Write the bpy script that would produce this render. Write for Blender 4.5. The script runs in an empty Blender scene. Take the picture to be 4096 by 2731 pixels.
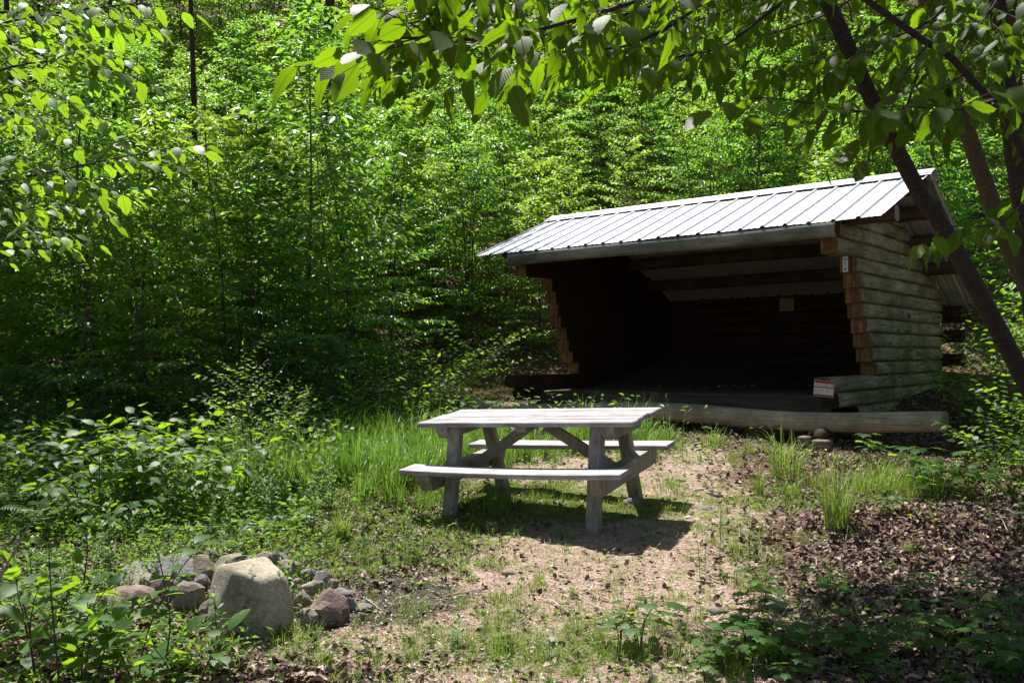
import bpy, math, random
import numpy as np
from mathutils import Vector, Matrix, Euler
R = math.radians
scene = bpy.context.scene
col = scene.collection

# ------------------------------------------------------------------ camera
F = 3700.0; PITCH = 0.0185; ROLL = 0.0072; CAMZ = 1.4
cd = bpy.data.cameras.new('camera'); cam = bpy.data.objects.new('camera', cd); col.objects.link(cam)
cd.sensor_width = 36; cd.lens = F/4096*36; cd.clip_start = .05; cd.clip_end = 500
cam.matrix_world = Matrix.Translation((0, 0, CAMZ)) @ Matrix.Rotation(math.pi/2+PITCH, 4, 'X') @ Matrix.Rotation(-ROLL, 4, 'Z')
scene.camera = cam
# ------------------------------------------------------------------ world, sun
SUN = Vector((-.22, .46, 1)).normalized()
w = bpy.data.worlds.new('World'); scene.world = w; w.use_nodes = True
nt = w.node_tree; sky = nt.nodes.new('ShaderNodeTexSky'); sky.sky_type = 'NISHITA'; sky.sun_disc = False
sky.sun_elevation = math.asin(SUN.z); sky.sun_rotation = math.atan2(SUN.x, SUN.y)
nt.links.new(sky.outputs[0], nt.nodes['Background'].inputs[0]); nt.nodes['Background'].inputs[1].default_value = .05
sl = bpy.data.lights.new('sun', 'SUN'); sl.energy = 4.6; sl.angle = R(.53); sl.color = (1, .96, .89)
so = bpy.data.objects.new('sun', sl); col.objects.link(so); so.rotation_euler = (-SUN).to_track_quat('-Z', 'Y').to_euler()
vs = scene.view_settings; vs.view_transform = 'Standard'; vs.look = 'None'; vs.exposure = 1.15; vs.gamma = 1
scene.cycles.max_bounces = 7; scene.cycles.diffuse_bounces = 3; scene.cycles.glossy_bounces = 2
scene.cycles.transmission_bounces = 4; scene.cycles.transparent_max_bounces = 4
scene.cycles.sample_clamp_indirect = 4

# ------------------------------------------------------------------ helpers
rng = random.Random(7); nr = np.random.RandomState(11)
def V(*a): return Vector(a)
def norm(v): return v.normalized()
def ray(px, py):
    xr = px-2048; yr = 1365.5-py
    X = xr*math.cos(-ROLL)-yr*math.sin(-ROLL); Z = xr*math.sin(-ROLL)+yr*math.cos(-ROLL)
    c, s = math.cos(PITCH), math.sin(PITCH); X /= F; Z /= F
    return V(X, c-Z*s, s+Z*c)
def at(px, py, y):                       # point seen at photo pixel px,py at distance y
    d = ray(px, py); return V(0, 0, CAMZ)+d*(y/d.y)
def hsh(i, j, s):
    h = np.sin(i*127.1+j*311.7+s*74.7)*43758.5453
    return h-np.floor(h)
def noise(x, y, sc, s=0):
    x = np.asarray(x, float)/sc; y = np.asarray(y, float)/sc
    i = np.floor(x); j = np.floor(y); f = x-i; g = y-j; f = f*f*(3-2*f); g = g*g*(3-2*g)
    return (hsh(i, j, s)*(1-f)+hsh(i+1, j, s)*f)*(1-g)+(hsh(i, j+1, s)*(1-f)+hsh(i+1, j+1, s)*f)*g
def sp(t, k): return np.logaddexp(0, t*k)/k
def sstep(a, b, t):
    t = np.clip((np.asarray(t, float)-a)/(b-a), 0, 1); return t*t*(3-2*t)
def gz(x, y):
    x = np.asarray(x, float); y = np.asarray(y, float)
    z = .092*sp(y-5.5, 3)+.02*x*sstep(5.5, 8, y)
    z = z+.50*sp(y-15.8, 1)+.10*sp(-x-4.5, 2)*sstep(3, 9, y)+.05*sp(x-4, 2)
    z = z+.15*np.exp(-((x-3.1)/.9)**2-((y-6.6)/.5)**2)+.08*np.exp(-((x-2.2)/1.2)**2-((y-5.0)/.5)**2)
    z = z+(noise(x, y, 1.1, 1)-.5)*.07*sstep(.3, 1.5, np.hypot(x-.3, y-7)) + (noise(x, y, .3, 2)-.5)*.03
    return z
def G(x, y, dz=0): return V(x, y, float(gz(x, y))+dz)
def ground_px(px, py):                   # ground point seen at a photo pixel
    d = ray(px, py); lo, hi = 1.0, 40.0; t = lo
    while t < hi:
        p = V(0, 0, CAMZ)+d*t
        if p.z < float(gz(p.x, p.y)): break
        t *= 1.01
    return G(p.x, p.y)

class Mesh:
    def __init__(s): s.v = []; s.n = 0; s.loops = []; s.sizes = []; s.mi = []; s.uv = []; s.sm = []
    def add(s, v, faces, mi=0, smooth=False, uv=None):
        v = np.asarray(v, float).reshape(-1, 3); s.v.append(v)
        for f in faces:
            s.loops.append(np.array(f)+s.n); s.sizes.append([len(f)])
            s.uv.append(np.array([uv[i] for i in f]) if uv is not None else np.zeros((len(f), 2)))
        s.mi.append(np.full(len(faces), mi)); s.sm.append(np.full(len(faces), smooth)); s.n += len(v)
    def stamp(s, T, org, mats, mi=0, smooth=True):
        tv, tf, tuv = T; N = len(org)
        if N == 0: return
        org = np.asarray(org, float).reshape(N, 3); mats = np.asarray(mats, float).reshape(N, 3, 3)
        v = np.einsum('nij,kj->nki', mats, tv)+org[:, None, :]
        s.v.append(v.reshape(-1, 3)); K = len(tv)
        fl = np.concatenate([np.array(f) for f in tf]); sz = np.array([len(f) for f in tf])
        s.loops.append((fl[None, :]+(np.arange(N)*K)[:, None]).ravel()+s.n)
        s.sizes.append(np.tile(sz, N)); s.mi.append(np.full(N*len(tf), mi)); s.sm.append(np.full(N*len(tf), smooth))
        s.uv.append(np.tile(tuv[fl], (N, 1))); s.n += N*K
    def build(s, name, mats, parent=None, local=None):
        me = bpy.data.meshes.new(name); v = np.concatenate(s.v)
        if local is not None:
            M = np.array(local.inverted()); v = v@M[:3, :3].T+M[:3, 3]
        me.vertices.add(len(v)); me.vertices.foreach_set('co', v.astype(np.float32).ravel())
        lo = np.concatenate(s.loops).astype(np.int32); sz = np.concatenate(s.sizes).astype(np.int32)
        me.loops.add(len(lo)); me.loops.foreach_set('vertex_index', lo)
        me.polygons.add(len(sz)); st = np.concatenate([[0], np.cumsum(sz)[:-1]]).astype(np.int32)
        me.polygons.foreach_set('loop_start', st); me.polygons.foreach_set('loop_total', sz)
        me.polygons.foreach_set('material_index', np.concatenate(s.mi).astype(np.int32))
        me.polygons.foreach_set('use_smooth', np.concatenate(s.sm).astype(bool))
        uvl = me.uv_layers.new(name='UVMap'); uvl.data.foreach_set('uv', np.concatenate(s.uv).astype(np.float32).ravel())
        me.update(calc_edges=True); me.validate()
        for m in (mats if isinstance(mats, (list, tuple)) else [mats]): me.materials.append(m)
        o = bpy.data.objects.new(name, me); col.objects.link(o)
        if parent: o.parent = parent
        return o
def tag(o, label=None, cat=None, group=None, kind=None):
    if label: o['label'] = label
    if cat: o['category'] = cat
    if group: o['group'] = group
    if kind: o['kind'] = kind
    return o
def thing(name, loc, label, cat, group=None, rot=(0, 0, 0)):
    o = bpy.data.objects.new(name, None); col.objects.link(o); o.location = loc; o.rotation_euler = rot
    o.empty_display_size = .1
    return tag(o, label, cat, group)
def mat_of(o): return Matrix.Translation(o.location) @ o.rotation_euler.to_matrix().to_4x4() @ Matrix.Diagonal((*o.scale, 1))
def copy_thing(o, loc, rz=0, s=1, label=None, group=None, tilt=(0, 0)):
    c = o.copy(); col.objects.link(c); c.location = loc; c.rotation_euler = (tilt[0], tilt[1], rz); c.scale = (s, s, s)
    if label: c['label'] = label
    if group: c['group'] = group
    for ch in list(o.children):
        d = ch.copy(); col.objects.link(d); d.parent = c
        for g in ch.children:
            e = g.copy(); col.objects.link(e); e.parent = d
    return c

def box(m, lo, hi, mi=0, b=.004, M=None):  # chamfered box
    lo = np.array(lo, float); hi = np.array(hi, float); c = (lo+hi)/2; h = (hi-lo)/2; b = min(b, h.min()*.45)
    vs_ = []; idx = {}
    for sx in (-1, 1):
        for sy in (-1, 1):
            for sz in (-1, 1):
                s = np.array([sx, sy, sz])
                for ax in range(3):
                    p = h.copy()-b; p[ax] = h[ax]; idx[(sx, sy, sz, ax)] = len(vs_); vs_.append(c+s*p)
    fs = []
    for ax in range(3):
        a1, a2 = (ax+1) % 3, (ax+2) % 3
        for sg in (-1, 1):
            q = []
            for s1, s2 in ((-1, -1), (1, -1), (1, 1), (-1, 1)):
                k = [0, 0, 0]; k[ax] = sg; k[a1] = s1; k[a2] = s2; q.append(idx[(*k, ax)])
            fs.append(q if sg > 0 else q[::-1])
        for s1 in (-1, 1):
            for s2 in (-1, 1):
                k0 = [0, 0, 0]; k1 = [0, 0, 0]; k0[ax] = -1; k1[ax] = 1
                for k in (k0, k1): k[a1] = s1; k[a2] = s2
                q = [idx[(*k0, a1)], idx[(*k1, a1)], idx[(*k1, a2)], idx[(*k0, a2)]]
                fs.append(q if s1*s2 > 0 else q[::-1])
    for sx in (-1, 1):
        for sy in (-1, 1):
            for sz in (-1, 1):
                q = [idx[(sx, sy, sz, a)] for a in range(3)]
                fs.append(q if sx*sy*sz > 0 else q[::-1])
    vs_ = np.array(vs_)
    if M is not None:
        A = np.array(M); vs_ = vs_@A[:3, :3].T+A[:3, 3]
    m.add(vs_, fs, mi)
def beam(m, p, q, w_, h_, mi=0, up=V(0, 0, 1), b=.004):   # rectangular bar from p to q
    p = Vector(p); q = Vector(q); d = q-p; L = d.length; y = norm(d); x = norm(y.cross(up)); z = x.cross(y)
    M = Matrix((( x.x, y.x, z.x, p.x), (x.y, y.y, z.y, p.y), (x.z, y.z, z.z, p.z), (0, 0, 0, 1)))
    box(m, (-w_/2, 0, -h_/2), (w_/2, L, h_/2), mi, b, M)
def tube(m, pts, rad, k=6, mi=0, cap=True, rough=0, ov=1.0):
    pts = [Vector(p) for p in pts]; n = len(pts); t0 = norm(pts[1]-pts[0])
    x = norm(t0.orthogonal()); vs_ = []
    for i, p in enumerate(pts):
        t = norm(pts[min(i+1, n-1)]-pts[max(i-1, 0)]); x = norm(x-t*x.dot(t)); y = t.cross(x)
        for j in range(k):
            a = 2*math.pi*j/k; r = rad[i]*(1+(rng.random()-.5)*rough)
            vs_.append(p+(x*math.cos(a)+y*math.sin(a)*ov)*r)
    fs = [[i*k+j, i*k+(j+1) % k, (i+1)*k+(j+1) % k, (i+1)*k+j] for i in range(n-1) for j in range(k)]
    if cap: fs += [list(range(k))[::-1], [(n-1)*k+j for j in range(k)]]
    m.add(vs_, fs, mi, True)
def smooth_path(pts, n):
    P = [Vector(p) for p in pts]; out = []
    P = [P[0]*2-P[1]]+P+[P[-1]*2-P[-2]]
    segs = len(P)-3
    for i in range(n+1):
        t = i/n*segs; k = min(int(t), segs-1); t -= k; a, b, c, d = P[k:k+4]
        out.append(.5*((2*b)+(c-a)*t+(2*a-5*b+4*c-d)*t*t+(3*b-3*c+d-a)*t**3))
    return out

# ------------------------------------------------------------------ materials
def M_(name):
    m = bpy.data.materials.new(name); m.use_nodes = True; n = m.node_tree
    return m, n, n.nodes['Principled BSDF']
def nd(n, t, **k):
    x = n.nodes.new('ShaderNode'+t)
    for a, b in k.items():
        if hasattr(x, a): setattr(x, a, b)
        else: x.inputs[a.replace('_', ' ')].default_value = b
    return x
def ramp(n, fac, stops):
    r = n.nodes.new('ShaderNodeValToRGB'); e = r.color_ramp.elements
    e[0].position = stops[0][0]; e[0].color = (*stops[0][1], 1); e[1].position = stops[-1][0]; e[1].color = (*stops[-1][1], 1)
    for p, c in stops[1:-1]: k = e.new(p); k.color = (*c, 1)
    n.links.new(fac, r.inputs[0]); return r.outputs[0]
def mixc(n, f, a, b, bt='MIX'):
    x = n.nodes.new('ShaderNodeMix'); x.data_type = 'RGBA'; x.blend_type = bt
    for s, v in ((0, f), (6, a), (7, b)):
        if isinstance(v, (int, float)): x.inputs[s].default_value = v
        elif isinstance(v, tuple): x.inputs[s].default_value = (*v, 1)
        else: n.links.new(v, x.inputs[s])
    return x.outputs[2]
def coords(n, scale=(1, 1, 1), kind='Object', rnd=True):
    tc = n.nodes.new('ShaderNodeTexCoord'); mp = n.nodes.new('ShaderNodeMapping'); mp.inputs['Scale'].default_value = scale
    n.links.new(tc.outputs[kind], mp.inputs[0])
    if rnd:
        oi = n.nodes.new('ShaderNodeObjectInfo'); ml = n.nodes.new('ShaderNodeMath'); ml.operation = 'MULTIPLY'; ml.inputs[1].default_value = 37
        n.links.new(oi.outputs['Random'], ml.inputs[0]); cx = n.nodes.new('ShaderNodeCombineXYZ')
        for i in range(3): n.links.new(ml.outputs[0], cx.inputs[i])
        n.links.new(cx.outputs[0], mp.inputs[1])
    return mp.outputs[0]
def noi(n, vec, sc, det=4, ro=.6, dist=0):
    x = n.nodes.new('ShaderNodeTexNoise'); x.inputs['Scale'].default_value = sc; x.inputs['Detail'].default_value = det
    x.inputs['Roughness'].default_value = ro; x.inputs['Distortion'].default_value = dist
    n.links.new(vec, x.inputs[0]); return x.outputs[0]
def bump(n, h, bs, strength=.4, dist=.01):
    b = n.nodes.new('ShaderNodeBump'); b.inputs['Strength'].default_value = strength; b.inputs['Distance'].default_value = dist
    n.links.new(h, b.inputs['Height']); n.links.new(b.outputs[0], bs.inputs['Normal'])
def wood(name, cols, axis=0, rough=.75, green=None, gscale=3, grain=90, bstr=.5, lo=.62):
    m, n, b = M_(name); sc = [grain*.35]*3; sc[axis] = grain*.022
    g = noi(n, coords(n, tuple(sc)), 1, 5, .65, .3)
    c = ramp(n, g, [(.25, cols[0]), (.5, cols[1]), (.75, cols[2])])
    blot = noi(n, coords(n), gscale, 4, .6)
    c = mixc(n, .8, c, ramp(n, blot, [(.35, (lo,)*3), (.62, (1.1,)*3)]), 'MULTIPLY')
    if green:
        gm = ramp(n, noi(n, coords(n), gscale*1.3, 6, .7), [(.42, (0, 0, 0)), (.62, (1, 1, 1))])
        c = mixc(n, gm, c, mixc(n, .65, c, green))
    n.links.new(c, b.inputs['Base Color']); b.inputs['Roughness'].default_value = rough; b.inputs['Specular IOR Level'].default_value = .25
    bump(n, g, b, bstr, .006); return m
def leafmat(name, c1, c2, tr, rough=.38, trans=.5, veins=False, spec=.5):
    m, n, b = M_(name); gi = n.nodes.new('ShaderNodeNewGeometry'); out = n.nodes['Material Output']
    c = ramp(n, gi.outputs['Random Per Island'], [(0, c1), (.55, tuple((a+b_)/2 for a, b_ in zip(c1, c2))), (1, c2)])
    t = ramp(n, gi.outputs['Random Per Island'], [(0, tuple(a*.65 for a in tr)), (1, tr)])
    if veins:
        uv = n.nodes.new('ShaderNodeUVMap'); sx = n.nodes.new('ShaderNodeSeparateXYZ'); n.links.new(uv.outputs[0], sx.inputs[0])
        ab = nd(n, 'Math', operation='ABSOLUTE'); n.links.new(sx.outputs[0], ab.inputs[0])
        ma = nd(n, 'Math', operation='MULTIPLY_ADD'); n.links.new(ab.outputs[0], ma.inputs[0]); ma.inputs[1].default_value = -.9; n.links.new(sx.outputs[1], ma.inputs[2])
        mu = nd(n, 'Math', operation='MULTIPLY'); n.links.new(ma.outputs[0], mu.inputs[0]); mu.inputs[1].default_value = 75
        si = nd(n, 'Math', operation='SINE'); n.links.new(mu.outputs[0], si.inputs[0])
        vm = ramp(n, si.outputs[0], [(.0, (1, 1, 1)), (.75, (1, 1, 1)), (1, (.6, .68, .55))])
        mid = ramp(n, ab.outputs[0], [(.0, (.55, .62, .5)), (.035, (1, 1, 1))])
        vm = mixc(n, 1., vm, mid, 'MULTIPLY')
        t = mixc(n, .85, t, vm, 'MULTIPLY'); bump(n, si.outputs[0], b, .12, .002)
    n.links.new(c, b.inputs['Base Color']); b.inputs['Roughness'].default_value = rough; b.inputs['Specular IOR Level'].default_value = spec
    tl = n.nodes.new('ShaderNodeBsdfTranslucent'); n.links.new(t, tl.inputs[0])
    mx = n.nodes.new('ShaderNodeMixShader'); mx.inputs[0].default_value = trans
    n.links.new(b.outputs[0], mx.inputs[1]); n.links.new(tl.outputs[0], mx.inputs[2]); n.links.new(mx.outputs[0], out.inputs[0])
    return m
def simple(name, c, rough=.6, metal=0, var=.2, sc=8, bs=.2):
    m, n, b = M_(name); g = noi(n, coords(n), sc, 5, .65)
    cc = mixc(n, 1., c, ramp(n, g, [(.25, (1-var,)*3), (.75, (1+var,)*3)]), 'MULTIPLY')
    n.links.new(cc, b.inputs['Base Color']); b.inputs['Roughness'].default_value = rough; b.inputs['Metallic'].default_value = metal
    if bs: bump(n, g, b, bs, .01)
    return m
MT = {}
MT['leaf_far'] = leafmat('leaf_far', (.04, .14, .04), (.08, .21, .06), (.36, .68, .05), .38, .48, spec=.42)
MT['leaf_far_b'] = leafmat('leaf_yellow', (.09, .18, .03), (.15, .27, .05), (.48, .72, .05), .42, .5, spec=.45)
MT['leaf_mid'] = leafmat('leaf_mid', (.035, .10, .022), (.07, .16, .03), (.36, .62, .02), .45, .48, True, spec=.28)
MT['leaf_over'] = leafmat('leaf_over', (.018, .045, .009), (.045, .085, .013), (.26, .46, .008), .5, .52, True, spec=.2)
MT['leaf_herb'] = leafmat('leaf_herb', (.045, .12, .025), (.09, .19, .04), (.30, .50, .04), .45, .45, spec=.3)
MT['grass'] = leafmat('grass', (.10, .19, .03), (.24, .32, .07), (.36, .50, .07), .45, .4, spec=.35)
MT['tall'] = leafmat('tall_grass', (.07, .18, .025), (.15, .27, .045), (.28, .50, .05), .4, .42, spec=.4)
def bark(name, a, b_, sc=(14, 14, 3), moss=None):
    m, n, b = M_(name); g = noi(n, coords(n, sc), 3, 6, .7, .4)
    c = ramp(n, g, [(.3, a), (.7, b_)])
    if moss: c = mixc(n, ramp(n, noi(n, coords(n), 2.5, 5, .7), [(.45, (0, 0, 0)), (.7, (1, 1, 1))]), c, moss)
    n.links.new(c, b.inputs['Base Color']); b.inputs['Roughness'].default_value = .85; bump(n, g, b, 1.0, .02); return m
MT['bark'] = bark('bark', (.018, .012, .009), (.085, .058, .045), (14, 14, 50))
MT['bark_birch'] = bark('bark_birch', (.05, .035, .02), (.20, .14, .07), (12, 12, 40), (.07, .08, .03))
MT['twig'] = bark('twig', (.05, .035, .025), (.13, .09, .06))
MT['stem'] = simple('green_stem', (.12, .16, .05), .6)
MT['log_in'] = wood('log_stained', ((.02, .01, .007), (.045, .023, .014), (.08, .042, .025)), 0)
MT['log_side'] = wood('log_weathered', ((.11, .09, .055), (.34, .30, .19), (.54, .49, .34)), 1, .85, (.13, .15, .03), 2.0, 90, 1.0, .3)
MT['log_end'] = wood('log_end', ((.045, .022, .012), (.21, .10, .04), (.37, .21, .09)), 2, .85, None, 14, 60, 1.0)
MT['sill'] = wood('sill_wood', ((.20, .145, .09), (.42, .34, .24), (.60, .53, .43)), 0, .85, (.14, .12, .06), 1.6, 110, 1.0, .55)
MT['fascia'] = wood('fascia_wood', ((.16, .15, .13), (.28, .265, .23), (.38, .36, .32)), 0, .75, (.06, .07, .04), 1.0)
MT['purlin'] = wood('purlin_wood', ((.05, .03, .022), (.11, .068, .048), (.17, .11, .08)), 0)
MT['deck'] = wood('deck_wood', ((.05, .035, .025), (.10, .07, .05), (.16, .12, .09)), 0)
MT['tablewood'] = wood('table_wood', ((.10, .09, .09), (.35, .33, .345), (.49, .465, .49)), 0, .65, None, 7, 120, .8, .72)
MT['tablepost'] = wood('table_post', ((.15, .135, .115), (.28, .26, .22), (.38, .35, .30)), 2, .7, None, 4, 100, .4)
def roofmat():
    m, n, b = M_('roof_metal'); g = noi(n, coords(n, (1, 8, 1)), 2, 5, .6)
    c = ramp(n, g, [(.3, (.46, .46, .51)), (.7, (.60, .60, .65))])
    n.links.new(c, b.inputs['Base Color']); b.inputs['Roughness'].default_value = .45; b.inputs['Metallic'].default_value = .25
    b.inputs['Specular IOR Level'].default_value = .5; bump(n, noi(n, coords(n), 1.5, 3), b, .15, .01); return m
MT['roof'] = roofmat()
MT['screw'] = simple('screw_grey', (.1, .1, .11), .5, .6, bs=0)
def rockmat(name, a, b_, c_):
    m, n, b = M_(name); v = coords(n); g = noi(n, v, 5, 8, .7); f = noi(n, v, 60, 4, .7)
    c = ramp(n, g, [(.3, a), (.5, b_), (.7, c_)]); c = mixc(n, .7, c, ramp(n, f, [(.35, (.6,)*3), (.65, (1.25,)*3)]), 'MULTIPLY')
    n.links.new(c, b.inputs['Base Color']); b.inputs['Roughness'].default_value = .85; b.inputs['Specular IOR Level'].default_value = .25
    bump(n, mixc(n, .5, g, f), b, .8, .02); return m
MT['rock_tan'] = rockmat('rock_tan', (.20, .17, .125), (.36, .31, .24), (.48, .43, .35))
MT['rock_grey'] = rockmat('rock_grey', (.10, .095, .095), (.19, .175, .175), (.29, .27, .27))
MT['rock_red'] = rockmat('rock_red', (.10, .07, .058), (.22, .16, .135), (.34, .27, .23))

def groundmat():
    m, n, b = M_('forest_floor'); v = coords(n, rnd=False)
    a = n.nodes.new('ShaderNodeAttribute'); a.attribute_name = 'mask'; s = n.nodes.new('ShaderNodeSeparateColor'); n.links.new(a.outputs['Color'], s.inputs[0])
    fine = noi(n, v, 70, 8, .75); med = noi(n, v, 9, 6, .7); vo = nd(n, 'TexVoronoi'); vo.inputs['Scale'].default_value = 55; n.links.new(v, vo.inputs[0])
    dirt = ramp(n, fine, [(.30, (.15, .09, .065)), (.43, (.36, .245, .19)), (.55, (.53, .40, .33)), (.68, (.76, .65, .59))])
    bw_ = nd(n, 'RGBToBW'); n.links.new(vo.outputs['Color'], bw_.inputs[0]); dirt = mixc(n, .45, dirt, ramp(n, bw_.outputs[0], [(.2, (.25,)*3), (.8, (.85,)*3)]), 'SOFT_LIGHT')
    dirt = mixc(n, .75, dirt, ramp(n, noi(n, v, 14, 6, .75), [(.36, (.45, .42, .40)), (.60, (.95, .93, .92))]), 'MULTIPLY')
    dirt = mixc(n, ramp(n, noi(n, v, 3.1, 5, .7), [(.5, (0, 0, 0)), (.62, (.55, .55, .55))]), dirt, (.17, .18, .05))
    lit = ramp(n, fine, [(.3, (.035, .02, .015)), (.5, (.11, .065, .045)), (.7, (.24, .16, .12))])
    moss = ramp(n, fine, [(.3, (.05, .06, .012)), (.5, (.13, .16, .03)), (.7, (.24, .25, .07))])
    char = ramp(n, fine, [(.35, (.02, .018, .018)), (.55, (.07, .06, .055)), (.72, (.22, .19, .17))])
    def th(ch, w_):
        ad = nd(n, 'Math', operation='ADD'); n.links.new(ch, ad.inputs[0]); n.links.new(med, ad.inputs[1])
        return ramp(n, ad.outputs[0], [(.95-w_, (0, 0, 0)), (.95+w_, (1, 1, 1))])
    c = mixc(n, th(s.outputs[0], .12), dirt, lit); c = mixc(n, th(s.outputs[1], .12), c, moss); c = mixc(n, th(s.outputs[2], .15), c, char)
    n.links.new(c, b.inputs['Base Color']); b.inputs['Roughness'].default_value = .9; b.inputs['Specular IOR Level'].default_value = .15
    bump(n, fine, b, .9, .02); return m
MT['ground'] = groundmat()
def littermat(name, stops, rough=.7):
    m, n, b = M_(name); gi = n.nodes.new('ShaderNodeNewGeometry')
    c = ramp(n, gi.outputs['Random Per Island'], stops); n.links.new(c, b.inputs['Base Color']); b.inputs['Roughness'].default_value = rough
    b.inputs['Specular IOR Level'].default_value = .3; return m
MT['litter'] = littermat('leaf_litter', [(0, (.04, .022, .016)), (.4, (.11, .063, .045)), (.8, (.22, .14, .11)), (1, (.42, .32, .27))], .55)
MT['chips'] = littermat('chips', [(0, (.10, .06, .04)), (.4, (.28, .19, .13)), (.75, (.44, .33, .26)), (1, (.66, .58, .52))], .7)
MT['stick'] = simple('dead_stick', (.26, .21, .17), .8)

# ------------------------------------------------------------------ leaf templates (x across, y along, z normal)
def T(v, f): v = np.array(v, float); return v, f, v[:, :2].copy()
LEAF_FAR = T([(0, 0, 0), (.22, .25, .05), (.25, .55, .03), (0, 1, -.14), (-.25, .55, .03), (-.22, .25, .05)], [(0, 1, 2, 3), (0, 3, 4, 5)])
def hero(wid, serr=True, bend=.25, n=9):
    v = []; f = []
    for i in range(n+1):
        t = i/n; wdt = wid*math.sin(math.pi*t**.8)**.85*(1-.25*t) if 0 < t < 1 else 0
        z = -bend*t*t; s = (.018 if i % 2 else -.012) if serr else 0
        v.append((0, t, z))
        if 0 < i < n: v += [(wdt+s, t+(.035 if i % 2 else 0), z+.10*wdt), (-wdt-s, t+(.035 if i % 2 else 0), z+.10*wdt)]
    def I(i, k): return 0 if i == 0 else (3*i-2 if i < n else 3*n-2) if k == 0 else 3*i-2+k
    f.append((I(0, 0), I(1, 1), I(1, 0))); f.append((I(0, 0), I(1, 0), I(1, 2)))
    for i in range(1, n-1):
        f.append((I(i, 0), I(i, 1), I(i+1, 1), I(i+1, 0))); f.append((I(i, 2), I(i, 0), I(i+1, 0), I(i+1, 2)))
    f.append((I(n-1, 0), I(n-1, 1), I(n, 0))); f.append((I(n-1, 2), I(n-1, 0), I(n, 0)))
    return T(v, f)
LEAF_HERO = hero(.34); HEROES = [hero(.34), hero(.30, True, .55), hero(.37, True, .05), hero(.27, True, .8), hero(.33, True, -.15)]; LEAF_MID = hero(.31, True, .2, 6); LEAF_NARROW = hero(.13, False, .35, 5); LEAF_LANCE = hero(.2, False, .25, 5)
def maple():
    pol = [(0, 0), (.12, .02), (.34, -.02), (.30, .14), (.52, .34), (.36, .38), (.46, .66), (.24, .60), (.16, .72), (0, 1.0)]
    v = [(0, .32, .04)]; 
    for x, y in pol: v.append((x, y, -.25*(x*x+(y-.32)**2)))
    for x, y in pol[-2:0:-1]: v.append((-x, y, -.25*(x*x+(y-.32)**2)))
    n = len(v)-1; return T(v, [(0, i, i % n+1) for i in range(1, n+1)])
MAPLE = maple()
def frame(a, n_):
    a = norm(a); n_ = n_-a*n_.dot(a); n_ = norm(n_) if n_.length > 1e-4 else a.orthogonal().normalized()
    x = a.cross(n_); return x, a, n_
class Leaves:
    def __init__(s): s.o = []; s.m = []
    def add(s, p, a, n_, sc, wsc=1.0):
        x, a, n_ = frame(a, n_); s.o.append(tuple(p))
        s.m.append(((x.x*sc*wsc, a.x*sc, n_.x*sc), (x.y*sc*wsc, a.y*sc, n_.y*sc), (x.z*sc*wsc, a.z*sc, n_.z*sc)))
def rv(r, s=1.0): return V(r.uniform(-s, s), r.uniform(-s, s), r.uniform(-s, s))
def branch(W, Lf, p0, d0, L, r0, leaf, r, droop=.25, sub=True, k=4, spacing=.5, ldroop=.45, nseg=6, plane=None, minr=.0012, tfrom=.2, subn=None, wmin=0):
    d = norm(d0); p = Vector(p0); pts = [p.copy()]; tans = []
    for i in range(nseg):
        d = norm(d+V(0, 0, -droop/nseg)+rv(r, .10)); tans.append(d.copy()); p = p+d*(L/nseg); pts.append(p.copy())
    rad = [max(r0*(1-.85*i/nseg), minr) for i in range(nseg+1)]
    if W is not None and r0 > wmin: tube(W, pts, rad, k, 0, False)
    def pt(t):
        q = min(t*nseg, nseg-1e-4); i = int(q); return pts[i].lerp(pts[i+1], q-i), tans[i]
    up = plane or V(0, 0, 1); sgn = 1
    if sub:
        n = subn or max(3, int(L/(leaf*1.9)))
        for i in range(n):
            t = .18+.77*(i+r.random()*.6)/n; q, tn = pt(t); side = norm(tn.cross(up)); sgn = -sgn
            dd = norm(tn*r.uniform(.5, .9)+side*sgn*r.uniform(.6, 1)+V(0, 0, r.uniform(-.15, .2)))
            branch(W, Lf, q, dd, L*r.uniform(.28, .5)*(1.1-.65*t), r0*.4, leaf, r, droop*.6, False, max(3, k-1), spacing, ldroop, 4, plane, minr, .1, None, wmin)
        tfrom = .55
    n = max(2, int(L*(1-tfrom)/(leaf*spacing)))
    for i in range(n+1):
        t = tfrom+(1-tfrom)*i/n; q, tn = pt(t); side = norm(tn.cross(up)); sgn = -sgn
        if i == n: ax = tn+V(0, 0, -ldroop*.5)
        else: ax = tn*r.uniform(.3, .7)+side*sgn*r.uniform(.6, 1)+V(0, 0, -ldroop*r.uniform(.4, 1.5))
        nn = up+side*sgn*.3+rv(r, .45)
        Lf.add(q+side*sgn*leaf*.08, ax, nn, leaf*r.uniform(.6, 1.15), r.uniform(.85, 1.1))

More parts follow.
